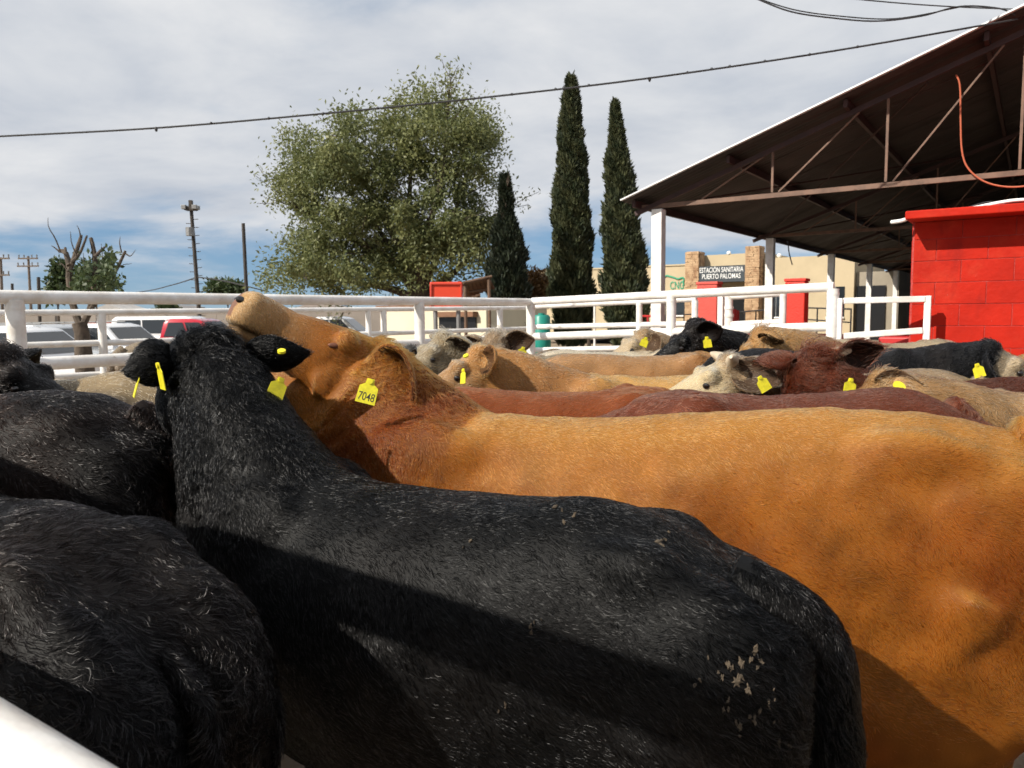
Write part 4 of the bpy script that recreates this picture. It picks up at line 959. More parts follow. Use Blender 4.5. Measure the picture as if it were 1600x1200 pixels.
TORSO = [(0.02, .99, .74, .07), (.06, 1.065, .64, .145), (.14, 1.135, .56, .20), (.28, 1.187, .52, .238), (.42, 1.195, .50, .252), (.62, 1.175, .475, .282), (.85, 1.165, .465, .292),
         (1.05, 1.178, .48, .268), (1.18, 1.195, .52, .235), (1.30, 1.175, .57, .195), (1.40, 1.11, .65, .145), (1.46, 1.02, .74, .07)]
HEAD = [(-.035, -.035, -.12, .05), (0.0, -.004, -.17, .082), (.05, .006, -.198, .098), (.11, .004, -.21, .102), (.17, -.004, -.198, .095), (.23, -.012, -.178, .080), (.29, -.022, -.160, .069), (.34, -.024, -.154, .066),
        (.385, -.022, -.158, .073), (.428, -.024, -.158, .076), (.455, -.034, -.150, .066), (.468, -.058, -.13, .045)]
CALVES = {}
def calf(label, hip, heading, h=1.2, L=1.0, W=1.0, poll=None, face=(1, 0, -.3), head_roll=0.0, hs=1.0, col=None, voxel=.013, hairs=30000, rad=.0007, hlen=.028, seed=1,
         ears=None, tags=(), horns=False, tail=True, neck_len=None, folds=0.0, swirl=.26, clump=.22, lift=.24, hair_z=.5, cell=.022, necksize=1.0, group=None, lock=1.0, eyes=True, nostrils=False, depth=1.0, slope=0.0, throat=1.12, ht=1.0, rump_drop=0.0, tail_r=1.0, blobs=(), tail_out=0.0, tail_hair=1.9):
    """hip: world x, y of the hip bones; heading: world x, y; poll: world position of the poll; face: world direction poll -> muzzle"""
    hd = unit(np.array([heading[0], heading[1], 0.0])); sd = np.cross(UP, hd); k = h / 1.2
    gz = 0.0
    O = np.array([hip[0], hip[1], gz]) - hd * .30 * L
    loc = lambda x, y, z: O + hd * (x * L) + sd * (y * W) + UP * (z * k * (1 - slope * (x - .3)))
    root = thing('calf', O + hd * .6 * L, label, 'calf', group)
    mb = MB()
    TS = [(x, zt - rump_drop * max(0, 1 - x / .42) ** 1.4, zt - (zt - zb) * depth, w) for x, zt, zb, w in TORSO]
    loft(mb, [(loc(x, 0, zb + .54 * (zt - zb)), sd, UP, w * W, .46 * (zt - zb) * k, .54 * (zt - zb) * k, 2.15) for x, zt, zb, w in TS])
    el = lambda x, y, z, a, b, c: mb.sphere(loc(x, y, z), (a * L, b * W, c * k), 16, 12, hd, sd, UP)
    for s in (-1, 1):
        el(.30, s * .130, 1.075, .12, .06, .08)          # hip bones
        el(.06, s * .085, 1.0 - rump_drop * .9, .07, .055, .09)            # pin bones
        el(.20, s * .12, .80, .21, .12, .29)             # thigh
        el(1.12, s * .150, .92, .19, .085, .28)           # shoulder blade
        el(1.20, s * .14, .72, .14, .09, .17)
        el(.75, s * .16, .80, .30, .135, .22)             # barrel
        # legs
        mb.tube([loc(1.18, s * .13, .72), loc(1.19, s * .13, .50), loc(1.18, s * .125, .36), loc(1.20, s * .125, .17), loc(1.19, s * .125, .07), loc(1.22, s * .125, 0.0)], [.10 * k, .075 * k, .055 * k, .038 * k, .04 * k, .055 * k], 12)
        mb.tube([loc(.22, s * .13, .75), loc(.26, s * .14, .58), loc(.10, s * .13, .42), loc(.07, s * .125, .34), loc(.11, s * .125, .16), loc(.10, s * .125, .07), loc(.14, s * .125, 0.0)], [.15 * k, .11 * k, .062 * k, .05 * k, .04 * k, .042 * k, .055 * k], 12)
    # neck and head
    if poll is None: poll = loc(1.75, 0, 1.12)
    poll = np.asarray(poll, float); f = unit(face); s_ = unit(np.cross(UP, f)); u_ = np.cross(f, s_)
    if head_roll: s_, u_ = s_ * math.cos(head_roll) + u_ * math.sin(head_roll), u_ * math.cos(head_roll) - s_ * math.sin(head_roll)
    H = lambda d, y, z: poll + (f * d + s_ * y + u_ * z) * hs * k
    n0 = loc(1.03, 0, .875); n3 = H(.03, 0, -.10); dist = np.linalg.norm(n3 - n0)
    dirn = unit(n3 - n0); n1 = n0 + unit(hd + dirn * .5) * dist * .36; n2 = n3 - unit(dirn + f * .35 + UP * .1) * dist * .33
    rings = []; neckpts = []
    for i in range(11):
        t = i / 10; c = bez(n0, n1, n2, n3, t); d = unit(bez(n0, n1, n2, n3, min(t + .03, 1)) - bez(n0, n1, n2, n3, max(t - .03, 0)))
        sv = unit(unit(sd) * (1 - t) + s_ * t); sv = unit(sv - d * (sv @ d)); uv = np.cross(d, sv)
        if uv @ (UP * (1 - t) + u_ * t + hd * -.3) < 0: uv = -uv; sv = -sv
        w = (.19 - .085 * t ** 1.3) * k * necksize; hu = (.31 - .18 * t ** 1.25) * k * (.6 + .4 * necksize)
        rings.append((c, sv, uv, w * W ** .5, hu, hu * throat * (1 + .35 * math.sin(math.pi * t)), 2.1)); neckpts.append(c)
    loft(mb, rings)
    for t_, rr_f in ((.12, 1.0), (.3, .98)): c_ = bez(n0, n1, n2, n3, t_); mb.sphere(c_, .19 * k * necksize * rr_f, 16, 12)
    loft(mb, [(H(d, 0, (a + b) / 2), s_, u_, w * hs * k * ht, (a - b) / 2 * hs * k * ht, (a - b) / 2 * hs * k * ht, 2.4) for d, a, b, w in HEAD])
    for s in (-1, 1):
        mb.sphere(H(.125, s * .080 * ht, -.028), .040 * hs * k, 12, 8)             # brow
        mb.sphere(H(.34, s * .045 * ht, -.115 * ht), (.075 * hs * k, .026 * hs * k, .022 * hs * k), 12, 8, f, s_, u_)   # lips
        mb.sphere(H(.09, s * .074 * ht, -.135 * ht), (.095 * hs * k, .042 * hs * k, .085 * hs * k), 12, 8, f, s_, u_)   # cheek
        mb.sphere(H(.418, s * .044 * ht, -.050), .036 * hs * k, 10, 8)             # nostril wing
    mb.sphere(H(.0, 0, -.012), (.06 * hs * k, .075 * hs * k, .045 * hs * k), 12, 8, f, s_, u_)
    for bc_, br_ in blobs: mb.sphere(bc_, br_, 16, 12)
    tmp = mb.build('tmp', None); md = tmp.modifiers.new('r', 'REMESH'); md.mode = 'VOXEL'; md.voxel_size = voxel
    sm = tmp.modifiers.new('s', 'SMOOTH'); sm.factor = .5; sm.iterations = 4
    dg = bpy.context.evaluated_depsgraph_get(); me = bpy.data.meshes.new_from_object(tmp.evaluated_get(dg)); me.name = 'body'
    tm = tmp.data; bpy.data.objects.remove(tmp); bpy.data.meshes.remove(tm)
    # soften the joins of the body, keep the head crisp
    ne = len(me.edges); e_ = np.empty(ne * 2, np.int32); me.edges.foreach_get('vertices', e_); e_ = e_.reshape(-1, 2); v = np.empty(len(me.vertices) * 3); me.vertices.foreach_get('co', v); v = v.reshape(-1, 3)
    i0 = np.concatenate([e_[:, 0], e_[:, 1]]); i1 = np.concatenate([e_[:, 1], e_[:, 0]]); dgr = np.maximum(np.bincount(i0, minlength=len(v)), 1)
    hmask = np.clip((np.linalg.norm(v - H(.2, 0, -.1), axis=1) / (hs * k) - .24) / .12, 0, 1)
    for it in range(int(.40 / voxel)):
        av = np.stack([np.bincount(i0, weights=v[i1, q], minlength=len(v)) for q in range(3)], 1) / dgr[:, None]
        v = v + (av - v) * (.5 * hmask)[:, None]
    me.vertices.foreach_set('co', v.reshape(-1)); me.update()
    v, t, nn, ar = vcalc(me)
    # ears: cupped leaves, one closed surface each; tail; all in the body mesh
    bm = bmesh.new(); bm.from_mesh(me); nb = len(v); extra_kind = []
    def add_surface(grid, thick, kind, axis):
        """closed shell from a (nu, nv) grid of points"""
        nu, nv = grid.shape[:2]; gu = np.gradient(grid, axis=0); gv = np.gradient(grid, axis=1); n_ = np.cross(gu, gv); n_ /= np.linalg.norm(n_, axis=2, keepdims=True) + 1e-9
        A = [[bm.verts.new(grid[i, j] + n_[i, j] * thick) for j in range(nv)] for i in range(nu)]
        Bq = [[bm.verts.new(grid[i, j] - n_[i, j] * thick) for j in range(nv)] for i in range(nu)]
        for i in range(nu - 1):
            for j in range(nv - 1):
                bm.faces.new((A[i][j], A[i + 1][j], A[i + 1][j + 1], A[i][j + 1])); bm.faces.new((Bq[i][j], Bq[i][j + 1], Bq[i + 1][j + 1], Bq[i + 1][j]))
        rim = [(i, 0) for i in range(nu)] + [(nu - 1, j) for j in range(1, nv)] + [(i, nv - 1) for i in range(nu - 2, -1, -1)] + [(0, j) for j in range(nv - 2, 0, -1)]
        for a_, b_ in zip(rim, rim[1:] + rim[:1]): bm.faces.new((A[a_[0]][a_[1]], Bq[a_[0]][a_[1]], Bq[b_[0]][b_[1]], A[b_[0]][b_[1]]))
        extra_kind.extend([(kind, axis)] * (2 * nu * nv)); 
        if kind == 'ear':
            for i in range(len(extra_kind) - nu * nv, len(extra_kind)): extra_kind[i] = ('ear_in', axis)
    ear_frames = {}
    for s in (-1, 1):
        spec = (ears or {}).get(s, {}); base = H(.005, s * (.080 * ht + .004), -.05)
        ed = unit(spec.get('dir', s_ * s * .92 - f * .30 - u_ * .12)); on = spec.get('open', f * .75 - u_ * .35 + s_ * s * .3); on = unit(on - ed * (on @ ed)); wv = np.cross(ed, on)
        el_ = spec.get('len', .185) * hs * k; nu, nv = 9, 7; G = np.empty((nu, nv, 3))
        for i in range(nu):
            uu = i / (nu - 1); w = (.026 + .050 * math.sin(math.pi * min(1, (uu * .93 + .07)) ** .85)) * hs * k * (1 - .75 * uu ** 5) * spec.get('wide', 1.0); cup = 1.25 - .55 * uu
            for j in range(nv):
                a = (j / (nv - 1) - .5) * 2 * cup
                G[i, j] = base + ed * (uu * el_) - UP * (.018 * uu * uu * k) + wv * (math.sin(a) / max(math.sin(min(cup, 1.57)), .6) * w) - on * ((math.cos(a) - .5) * w * 1.15)
        add_surface(G, .0045 * k, 'ear', ed); ear_frames[s] = (base, ed, on, wv, el_)
    if tail:
        tp_ = smooth_path([loc(.14, 0, 1.115), loc(.05, 0, 1.045), loc(.015, 0, .95), loc(.012, .005, .80), loc(.0, .01, .62), loc(-.01, .02, .45), loc(-.012, .02, .30)], 18); tp_ = [q - hd * tail_out * min(1, i / 9.0) for i, q in enumerate(tp_)]; tp_ = [q - UP * rump_drop * .9 * max(0, 1 - i / 12) * k for i, q in enumerate(tp_)]; rr_ = list(np.linspace(.055, .024, 18) * k * tail_r)
        m2 = MB(); m2.tube(tp_, rr_, 10); o_ = [bm.verts.new(p) for p in m2.v]
        for fc in m2.f: bm.faces.new([o_[i] for i in fc])
        extra_kind.extend([('tail', -UP)] * len(m2.v))
    bmesh.ops.recalc_face_normals(bm, faces=bm.faces); bm.to_mesh(me); bm.free()
    v, t, nn, ar = vcalc(me)
    nv_ = len(v); kind = np.array(['b'] * nb + [k_ for k_, _ in extra_kind]); axis = np.zeros((nv_, 3)); axis[nb:] = np.array([a for _, a in extra_kind]) if extra_kind else 0
    # spine for hair flow and colouring
    sp_ = [loc(x, 0, .92) for x in np.linspace(0, 1.1, 12)] + neckpts[2:] + [H(d, 0, -.1) for d in np.linspace(.06, .44, 8)]
    sp_ = np.array(sp_); tan = np.gradient(sp_, axis=0); tan /= np.linalg.norm(tan, axis=1, keepdims=True)
    reg = np.array([0.] * 12 + list(np.linspace(0.1, 1, 9)) + list(np.linspace(1.1, 2, 8)))
    idx = np.empty(nv_, int)
    for a in range(0, nv_, 20000): idx[a:a + 20000] = np.argmin(((v[a:a + 20000, None] - sp_[None]) ** 2).sum(2), 1)
    rv = reg[idx]; rv[(kind == 'tail')] = -1
    rel = v - poll; hdist = rel @ f / (hs * k); hup = rel @ u_ / (hs * k); hside = rel @ s_ / (hs * k)
    # soft muscle relief and loose folds on the neck
    isb = kind == 'b'; disp = np.zeros(nv_)
    disp += isb * (rsin(v, 2.6, seed + 20) * .0035 + rsin(v, 7, seed + 21) * .0013) * k
    if folds:
        nl = np.array(neckpts); dd_ = unit(nl[-1] - nl[2]); coord = (v - nl[2]) @ dd_; low_ = np.clip(((nl[idx.clip(12, 20) - 10] - v) @ UP) / .10 + .75, 0, 1)
        m_ = np.exp(-((rv - .80) / .22) ** 2) * low_; m_ = m_ * np.clip(.55 + .6 * rsin(v, 2.2, seed + 31), 0, 1.2); disp += isb * m_ * folds * (np.abs(np.sin(coord * math.pi / .062 + rsin(v, 2.4, seed + 30) * 1.1)) ** .7 * 2 - 1.1)
    lip = np.exp(-((hup + .122 * ht) / .010) ** 2) * np.clip((hdist - .26) / .06, 0, 1) * (rv > 1.3) * isb; disp -= lip * .016 * k
    v = v + nn * disp[:, None]; me.vertices.foreach_set('co', v.reshape(-1)); me.update()
    v, t, nn, ar = vcalc(me)
    flow = -tan[idx] * 1.0 - UP * .55 * np.clip(1.35 - np.abs(nn[:, 2]) * 1.2, 0, 1)[:, None]
    tz = v[:, 2] / k
    flow[rv < .05] += -UP * .35 * (1 - np.clip((tz[rv < .05] - .9) / .3, 0, 1))[:, None]
    ex_ = kind != 'b'; flow[ex_] = axis[ex_]
    ctx = dict(v=v, n=nn, reg=rv, hd=hdist, hu=hup, hside=hside, z=tz, kind=kind, loc=loc, x=((v - O) @ hd) / L, y=((v - O) @ sd) / W, seed=seed, nz=lambda fr, sdd=0: rsin(v, fr, seed + 40 + sdd))
    C = np.asarray(col(ctx), float); 
    hide = C * .55
    nose = (hdist > .446 + .25 * np.abs(hside)) & (hup > -.10 * ht) & (rv > 1.5) & isb
    nose_col = np.array((0.17, 0.088, 0.06)) if C[isb].mean() > .09 else np.array((.012, .012, .012))
    hide[nose] = nose_col
    hide *= (1 - .85 * lip)[:, None]; C = C * (1 - .75 * lip)[:, None]
    inn = kind == 'ear_in'; hide[inn] = hide[inn] * .18 + np.array([.018, .008, .006]) * (1 if C.mean() > .04 else .12)
    hoof = (tz < .06); hide[hoof] = (.03, .025, .02)
    ca = me.attributes.new('hide_col', 'FLOAT_COLOR', 'POINT'); cc = np.ones((nv_, 4)); cc[:, :3] = hide; ca.data.foreach_set('color', cc.astype(np.float32).reshape(-1))
    me.polygons.foreach_set('use_smooth', [True] * len(me.polygons)); me.materials.append(M_hide)
    body = bpy.data.objects.new('body', me); COL.objects.link(body); attach(body, root)
    # coat
    wg = np.clip((tz - hair_z) / .12, .02, 1); wg = wg * (1 + 1.6 * np.clip((rv - 1) / .2, 0, 1) * isb); wg[nose] = 0; wg[hoof] = 0; wg[inn] *= .22; wg[kind == 'ear'] *= 1.6; wg[kind == 'tail'] = 2.2 * np.clip((tz[kind == 'tail'] - .2) / .1, .1, 1)
    neckw = np.clip(1 - np.abs(rv - .6) / .75, 0, 1) * isb; headw = np.clip((rv - .9) / .3, 0, 1) * isb; pollw = np.exp(-((hdist - .0) / .085) ** 2) * (hup > -.12) * (rv > .7) * isb
    facew = headw * np.clip((hdist - .12) / .12, 0, 1)
    Ls = hlen * (1 + neckw * .7 * lock + pollw * 1.0 * lock) * (1 - .30 * facew); Ls[kind == 'ear'] = hlen * .75; Ls[inn] = hlen * 1.1; Ls[kind == 'tail'] = hlen * (tail_hair - (tail_hair - .9) * np.clip((tz[kind == 'tail'] - .75) / .2, 0, 1))
    rump = np.exp(-((ctx['x'] - .02) / .09) ** 2) * (tz > .6) * isb; Ls *= 1 + .6 * rump
    swv = swirl * (1 + neckw * 1.0 * lock + pollw * 1.6 * lock); clv = clump * (1 + neckw * .8 * lock + pollw * .6 * lock - .5 * facew); cuv = .04 + (neckw * .20 + pollw * .45 + rump * .12) * lock; liv = lift * (1 + rump * .8 + pollw * .6 + neckw * .25)
    liv[ex_] = .6; liv[kind == 'tail'] = .4
    grow('coat', body, v, t, nn, ar, flow, wg, Ls * k, C, hairs, rad, liv, swv, np.clip(clv, 0, .85), cell, cuv, seed)
    if eyes:
        for s in (-1, 1):
            e = MB().sphere(H(.158, s * (.093 * ht - .002), -.060), .0175 * hs * k, 14, 10).build('eye', M_eye, root, smooth=True)
    if nostrils:
        for s in (-1, 1): MB().sphere(H(.156, s * (.100 * ht - .007), -.058), (.021 * hs * k, .008 * hs * k, .009 * hs * k), 14, 8, unit(f * .9 - u_ * .3), s_, unit(u_ * .9 + f * .3)).build('closed_eyelid', mat('eyelid_skin', (.17, .06, .03), .7, .5, 90), root, smooth=True)
        for s in (-1, 1): MB().sphere(H(.452, s * .048 * ht, -.055), (.024 * hs * k, .017 * hs * k, .013 * hs * k), 12, 8, unit(f + s_ * s * .5), unit(s_ - f * s * .5), u_).build('nostril', M_eye, root, smooth=True)
    if horns:
        for s in ((-1, 1) if horns is True else horns):
            b0 = H(.0, s * .07, -.005); MB().tube([b0, b0 + (s_ * s * .8 + u_ * .25) * .04 * k, b0 + (s_ * s * .9 + u_ * .30 + f * .15) * .085 * k, b0 + (s_ * s * .92 + u_ * .36 + f * .22) * .10 * k], [.030 * k, .026 * k, .017 * k, .008 * k], 12).build('horn', M_horn, root, smooth=True)
    for tg in tags: ear_tag(root, ear_frames[tg['ear']], k, **{q: w for q, w in tg.items() if q != 'ear'})
    CALVES[label] = dict(v=v, n=nn, root=root, body=body, ears=ear_frames)
    return root
TAG_PROF = [(-.011, 0), (.011, 0), (.014, -.016), (.029, -.026), (.031, -.078), (-.031, -.078), (-.029, -.026), (-.014, -.016)]
def ear_tag(root, ef, k, along=.55, facing=(0, -1, .1), text_=None, size=1.0, swing=0.0, button=False, drop=0.0, off=(0, 0, 0), at=None):
    base, ed, on, wv, el_ = ef; n = unit(facing); dn = unit(-UP + np.cross(n, UP) * swing); dn = unit(dn - n * (dn @ n)); exv = np.cross(-dn, n); exv = -exv if False else exv
    o = base + ed * el_ * along - on * .004 + dn * drop + n * .020 + np.asarray(off)
    if at is not None: o = np.asarray(at, float)
    if button:
        return MB().tube([o - n * .003, o + n * .004], .015 * size, 16).build('ear_tag_button', M_yellow, root, smooth=True)
    pr = [(u * size, w * size) for u, w in TAG_PROF]
    tg = MB().prism(pr, o - n * .001, exv, -dn, n, .0022).build('ear_tag', M_yellow, root)
    MB().tube([o + dn * .008 * size, o + dn * .008 * size + n * .006], .0085 * size, 10).build('tag_stud', M_yellow, tg, smooth=True)
    if text_:
        c = o + dn * .058 * size + n * .0013; text(text_, .036 * size, c, exv, -dn, M_ink, tg, 'tag_number', width=.050 * size, extrude=.0003)
    return tg
def vpick(lbl, x, y):
    """nearest camera-facing surface point of an animal at a photo pixel"""
    c = CALVES[lbl]; d = c['v'] - np.array([0, 0, CAM_H]); w = d @ FWD; X = 800 + 1200 * (d @ RIGHT) / w; Yp = 600 - 1200 * (d @ UPV) / w
    s = (X - x) ** 2 + (Yp - y) ** 2 + 400 * ((np.einsum('ij,ij->i', c['n'], -d) < 0)); i = np.argmin(s + (w - w.min()) * 60); return c['v'][i], c['n'][i]

# coat colourings ---------------------------------------------------
def mixc(a, b, t): t = np.clip(t, 0, 1)[:, None]; return np.asarray(a) * (1 - t) + np.asarray(b) * t
def black_coat(base=(.010, .0095, .0095), brown=(.030, .018, .013), amt=.4):
    def f(c):
        n = c['nz'](1.6) * .5 + .5; C = mixc(base, brown, (n - .45) * 1.6 * amt); return C
    return f
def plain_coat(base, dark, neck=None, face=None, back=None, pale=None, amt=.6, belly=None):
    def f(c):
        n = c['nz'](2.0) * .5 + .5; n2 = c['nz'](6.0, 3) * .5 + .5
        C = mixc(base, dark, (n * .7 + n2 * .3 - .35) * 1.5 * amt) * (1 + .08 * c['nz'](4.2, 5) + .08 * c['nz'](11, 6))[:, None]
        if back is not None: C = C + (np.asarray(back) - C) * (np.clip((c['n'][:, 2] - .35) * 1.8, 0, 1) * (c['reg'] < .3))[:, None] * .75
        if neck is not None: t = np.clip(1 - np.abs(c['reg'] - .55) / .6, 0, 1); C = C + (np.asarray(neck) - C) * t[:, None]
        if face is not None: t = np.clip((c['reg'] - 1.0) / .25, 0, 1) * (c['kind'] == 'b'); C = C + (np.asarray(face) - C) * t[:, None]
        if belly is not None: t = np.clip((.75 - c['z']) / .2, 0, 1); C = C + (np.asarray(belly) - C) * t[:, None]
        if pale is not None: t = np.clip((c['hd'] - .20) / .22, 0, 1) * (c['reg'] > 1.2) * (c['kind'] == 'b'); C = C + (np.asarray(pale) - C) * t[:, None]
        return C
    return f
def pos(x, Y): return at_x(x, Y)[:2]

DETAIL = 1.0
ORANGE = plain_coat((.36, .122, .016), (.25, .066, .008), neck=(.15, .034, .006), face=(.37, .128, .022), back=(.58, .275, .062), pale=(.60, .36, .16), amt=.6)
BLACK1 = 'glossy black calf in the foreground with its head turned away'
calf(BLACK1, (.29, 1.67), (-.90, .434), h=1.13, L=1.20, W=1.04, depth=1.2, rump_drop=.10, tail_r=1.45, tail_out=.05, tail_hair=2.6, poll=px(328, 530, 2.30), face=(-.50, .82, -.18), hs=1.16, ht=1.2, col=black_coat((.005, .0052, .0056), (.009, .0075, .007), .5),
     voxel=.0095, hairs=int(290000 * DETAIL), rad=.00045, hlen=.017, seed=3, ears={-1: {'dir': (.95, .10, .14), 'open': (-.2, .8, .35), 'len': .17, 'wide': .75}, 1: {'dir': (-.80, -.25, -.12), 'open': (-.3, .8, -.1), 'len': .115, 'wide': .82}},
     tags=[{'ear': 1, 'along': .45, 'facing': (-.62, -.35, .2), 'drop': .03}, {'ear': 1, 'along': .15, 'facing': (-.6, -.45, -.1), 'drop': .0, 'off': (.03, -.06, 0)}, {'ear': -1, 'facing': (.45, -.8, .1), 'swing': .45, 'at': px(440, 590, 2.19), 'size': .8}, {'ear': -1, 'facing': (.1, -.4, .9), 'button': True, 'size': .8, 'at': px(440, 549, 2.24)}],
     folds=.004, cell=.018, necksize=1.24, throat=1.2, hair_z=.30)
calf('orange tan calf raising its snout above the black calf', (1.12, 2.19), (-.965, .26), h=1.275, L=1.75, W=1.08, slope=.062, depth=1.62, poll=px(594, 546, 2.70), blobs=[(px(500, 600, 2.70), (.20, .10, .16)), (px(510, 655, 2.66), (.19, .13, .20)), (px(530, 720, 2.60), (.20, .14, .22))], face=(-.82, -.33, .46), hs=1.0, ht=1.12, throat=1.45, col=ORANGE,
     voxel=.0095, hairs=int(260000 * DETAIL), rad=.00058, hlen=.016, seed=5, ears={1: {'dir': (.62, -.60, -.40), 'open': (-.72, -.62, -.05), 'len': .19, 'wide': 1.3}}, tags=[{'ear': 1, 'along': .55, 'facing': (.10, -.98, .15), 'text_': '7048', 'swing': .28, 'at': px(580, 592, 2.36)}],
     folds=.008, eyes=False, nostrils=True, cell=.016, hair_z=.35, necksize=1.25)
calf('black calf whose rump fills the bottom left corner', (-.84, 1.45), (-.86, .5), h=1.18, L=1.2, W=1.05, depth=1.12, rump_drop=.17, tail_r=.55, face=(-1, 0, -.4), col=black_coat((.006, .0055, .006), (.012, .009, .008), .8), voxel=.012, hairs=int(150000 * DETAIL), rad=.00055, hlen=.021, seed=8, swirl=.7, clump=.35, cell=.03, eyes=False, hair_z=.3, lift=.26)
calf('brownish black calf at the left edge behind the corner calf', (-1.40, 2.48), (-1, .06), h=1.325, L=1.1, W=1.1, depth=1.1, face=(-1, 0, -.4), col=black_coat((.007, .006, .006), (.022, .012, .009), .9), voxel=.013, hairs=int(90000 * DETAIL), rad=.0008, hlen=.019, seed=9, swirl=.45, eyes=False)

def mid(label, xh, Yh, heading, h, poll, face, coat_, seed, hairs=26000, L=1.0, rad=.0012, hlen=.020, **kw):
    hip = at_x(xh, Yh)[:2]
    return calf(label, hip, heading, h=h, L=L, poll=None if poll is None else px(*poll), face=face, col=coat_, voxel=kw.pop('voxel', .016), hairs=int(hairs * DETAIL), rad=rad, hlen=hlen, seed=seed, cell=kw.pop('cell', .028), lock=kw.pop('lock', .55), **kw)
T1 = lambda facing=(0, -1, .1), ear=1, along=.6, **k_: dict(dict(size=.95, swing=random.uniform(-.45, .45)), ear=ear, along=along, facing=facing, **k_)
mid('black calf head with dangling ear at the far left edge', -330, 3.0, (1, .05), 1.24, (8, 552, 3.0), (.80, -.12, -.42), black_coat(), 31, 30000, ears={-1: {'dir': (.35, -.75, -.5), 'open': (.4, -.3, .3)}})
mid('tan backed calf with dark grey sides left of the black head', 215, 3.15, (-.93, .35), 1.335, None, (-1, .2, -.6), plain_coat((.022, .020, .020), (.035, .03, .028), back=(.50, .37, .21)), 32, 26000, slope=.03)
mid('grey tan calf standing in the alley behind the left fence', 215, 7.6, G1[:2], 1.31, None, (.4, .8, -.6), plain_coat((.26, .20, .14), (.18, .13, .09), back=(.36, .29, .2)), 33, 9000, rad=.0022)
mid('chestnut red calf back directly behind the orange tan calf', 690, 3.42, (1, .0), 1.225, (1150, 650, 3.42), (.8, 0, -.6), plain_coat((.23, .058, .017), (.16, .037, .012), back=(.28, .080, .026)), 34, 45000, hlen=.022, L=1.02, eyes=False)
mid('dark maroon calf back stretching along the orange tan calf', 1420, 2.98, (-1, .02), 1.25, (770, 720, 2.95), (-.8, 0, -.6), plain_coat((.17, .042, .018), (.10, .026, .013), back=(.155, .048, .026)), 35, 60000, rad=.0011, hlen=.022, L=1.02, eyes=False)
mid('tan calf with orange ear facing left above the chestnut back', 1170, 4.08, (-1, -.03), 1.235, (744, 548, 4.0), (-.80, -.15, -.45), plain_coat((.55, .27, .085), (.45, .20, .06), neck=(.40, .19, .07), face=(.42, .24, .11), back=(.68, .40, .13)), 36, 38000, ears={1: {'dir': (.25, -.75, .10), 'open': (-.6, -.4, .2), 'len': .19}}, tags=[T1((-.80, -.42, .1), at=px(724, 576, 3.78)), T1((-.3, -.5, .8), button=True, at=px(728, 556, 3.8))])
mid('curly cream grey calf head leaning left below the fence post', 900, 5.6, (-.8, -.5), 1.26, (690, 526, 5.0), (-.72, -.40, -.52), plain_coat((.36, .28, .17), (.26, .19, .11), face=(.33, .26, .165)), 37, 26000, hlen=.026, rad=.0016, lock=1.0)
mid('grey brown calf looking at the camera with dark muzzle', 870, 6.4, (-.35, -.9), 1.26, (772, 526, 5.2), (-.30, -.80, -.50), plain_coat((.30, .21, .125), (.2, .13, .075), face=(.24, .165, .10), pale=(.06, .045, .035)), 38, 26000, hlen=.024, rad=.0016, lock=1.0, ears={1: {'dir': (.85, -.30, .22), 'open': (0, -.9, -.2)}}, tags=[T1((.3, -.9, .1), at=px(818, 542, 4.9))])
mid('white faced calf with black ear at the orange calf\'s nape', 760, 6.3, (-.9, -.2), 1.24, (640, 545, 5.8), (-.7, -.3, -.55), plain_coat((.05, .045, .04), (.03, .028, .026), face=(.5, .43, .3)), 39, 14000, rad=.002)
mid('tan calf back in the middle row with dusky shading', 880, 4.95, (1, .03), 1.295, (1130, 590, 4.95), (.8, .1, -.6), plain_coat((.42, .205, .075), (.30, .14, .055), back=(.46, .26, .12)), 40, 26000, rad=.0016, eyes=False)
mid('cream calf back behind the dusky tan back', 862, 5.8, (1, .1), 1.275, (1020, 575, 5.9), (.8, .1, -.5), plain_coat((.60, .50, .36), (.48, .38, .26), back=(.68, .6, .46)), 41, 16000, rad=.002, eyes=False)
mid('tan calf head with yellow tag left of the black head', 1240, 6.3, (-1, -.05), 1.25, (1004, 520, 6.0), (-.82, -.15, -.42), plain_coat((.48, .33, .19), (.36, .23, .12), face=(.56, .44, .29)), 42, 18000, rad=.002, ears={1: {'dir': (.2, -.8, -.25), 'open': (-.4, -.5, .2)}}, tags=[T1((.1, -.95, .1), at=px(1010, 527, 5.75))])
mid('black calf head with upright ear before the faded pillar', 1420, 5.6, (-1, -.03), 1.27, (1082, 512, 5.4), (-.80, -.10, -.48), black_coat(), 43, 22000, rad=.0018, ears={1: {'dir': (.45, -.60, .25), 'open': (.2, -.7, .1)}, -1: {'dir': (.6, .5, .6)}}, tags=[T1((.1, -.95, .1), at=px(1104, 526, 5.15))])
mid('cream white horned calf facing left behind the maroon back', 1480, 4.05, (-1, -.05), 1.24, (1136, 561, 3.75), (-.90, -.02, -.38), plain_coat((.38, .27, .16), (.30, .20, .11), face=(.70, .56, .34), neck=(.27, .18, .105)), 44, 42000, hlen=.022, rad=.0011, horns=True, ears={1: {'dir': (.62, -.55, -.12), 'open': (.1, -.9, .25), 'len': .21, 'wide': 1.15}}, tags=[T1((.2, -.9, .2), swing=-.5, at=px(1186, 588, 3.45))])
mid('golden tan calf with crested neck behind the horned calf', 1560, 5.2, (-1, .0), 1.28, (1186, 520, 5.0), (-.65, .15, -.65), plain_coat((.46, .26, .10), (.36, .18, .065), neck=(.42, .24, .11)), 45, 20000, hlen=.024, rad=.0016, lock=1.0)
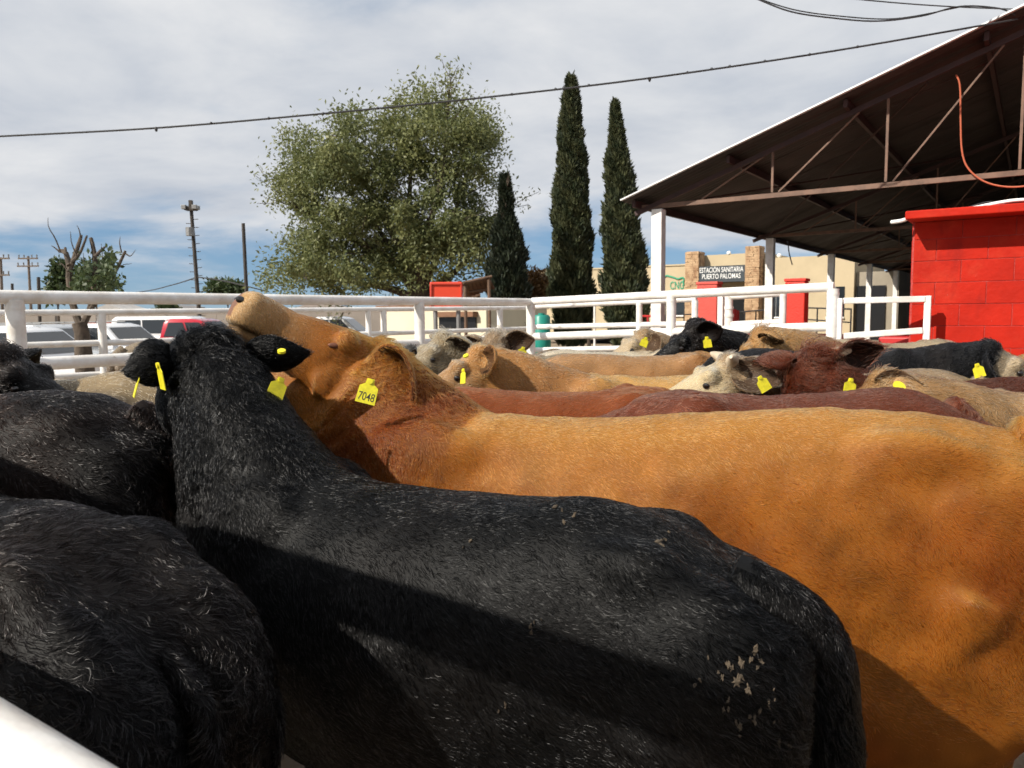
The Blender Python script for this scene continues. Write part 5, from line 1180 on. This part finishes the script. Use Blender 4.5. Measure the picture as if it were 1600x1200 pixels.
mid('dark red curly calf head seen from behind with horn stubs', 1640, 3.72, (-1, .0), 1.22, (1272, 552, 3.5), (.10, .88, -.42), plain_coat((.080, .021, .010), (.050, .014, .008)), 46, 52000, hlen=.034, rad=.0011, horns=(-1,), lock=1.3, hs=1.1, ears={1: {'dir': (-.55, .75, .1)}, -1: {'dir': (.90, -.10, .42), 'open': (.1, -.9, -.3), 'len': .2}}, tags=[T1((.2, -.95, .1), -1, at=px(1330, 591, 3.28))])
mid('black calf with cream face turned right at the right edge', 1170, 4.5, (1, -.02), 1.335, (1548, 541, 4.35), (.78, -.25, -.46), plain_coat((.011, .011, .012), (.018, .015, .014), face=(.55, .43, .28)), 47, 42000, rad=.0013, ears={-1: {'dir': (-.15, -.75, -.55), 'open': (.4, -.4, .2)}}, tags=[T1((-.1, -.95, .1), -1, at=px(1526, 568, 4.05))])
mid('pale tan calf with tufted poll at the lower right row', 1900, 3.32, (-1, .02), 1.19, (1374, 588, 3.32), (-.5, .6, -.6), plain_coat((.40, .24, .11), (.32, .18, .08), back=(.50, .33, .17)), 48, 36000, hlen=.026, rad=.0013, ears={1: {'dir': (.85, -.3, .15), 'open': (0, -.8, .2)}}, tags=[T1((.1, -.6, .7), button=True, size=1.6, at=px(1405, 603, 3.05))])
mid('pale grey tan back farthest away before the white gate', 1300, 6.4, (1, -.05), 1.305, (1480, 575, 6.3), (.8, 0, -.5), plain_coat((.46, .37, .25), (.36, .28, .18)), 49, 10000, rad=.0022, eyes=False)

# dried mud stuck on the near black calf
def mud(lbl, spots, seed):
    g = random.Random(seed); c = CALVES[lbl]
    for x, y, r in [(x + g.gauss(0, r * .7), y + g.gauss(0, r * .7), r * g.uniform(.45, 1.0)) for x, y, r in spots for _ in range(2)]:
        p, n = vpick(lbl, x, y); p = p + n * .0015; a = unit(-UP + n * (n @ UP) + np.array([g.gauss(0, .3), g.gauss(0, .3), 0])); b_ = np.cross(n, a); mb = MB(); rm = r * 1.5 / 1200
        k = 15; el_ = g.uniform(.35, .7); ring = [p + (a * math.cos(6.283 * i / k) * 1.0 + b_ * math.sin(6.283 * i / k) * el_) * rm * g.uniform(.45, 1.45) for i in range(k)]
        inner = [p + (q - p) * .7 + n * (.0022 + g.uniform(0, .0015)) for q in ring]; vs = ring + inner + [p + n * .003, ]
        mb.add(vs, [(i, (i + 1) % k, k + (i + 1) % k, k + i) for i in range(k)] + [(k + i, k + (i + 1) % k, 2 * k) for i in range(k)])
        mb.build('mud_clump', M_mud, c['body'])
mud(BLACK1, [(1160, 1033, 13), (1172, 1024, 10), (1178, 1040, 7), (1146, 1046, 8), (1125, 1058, 7), (1152, 1064, 11), (1163, 1082, 11), (1140, 1098, 9), (1132, 1106, 7), (1180, 1108, 8), (1187, 1122, 9), (1152, 1130, 9), (1157, 1144, 6), (1205, 1084, 6), (1209, 1096, 5), (1213, 1128, 5), (1216, 1160, 5), (1228, 1166, 5), (1110, 1030, 4), (1093, 1064, 5), (1034, 845, 12), (1040, 838, 7), (880, 800, 12), (872, 801, 8), (728, 855, 6), (836, 985, 7), (840, 975, 5), (782, 1100, 5), (778, 1108, 4)], 4)
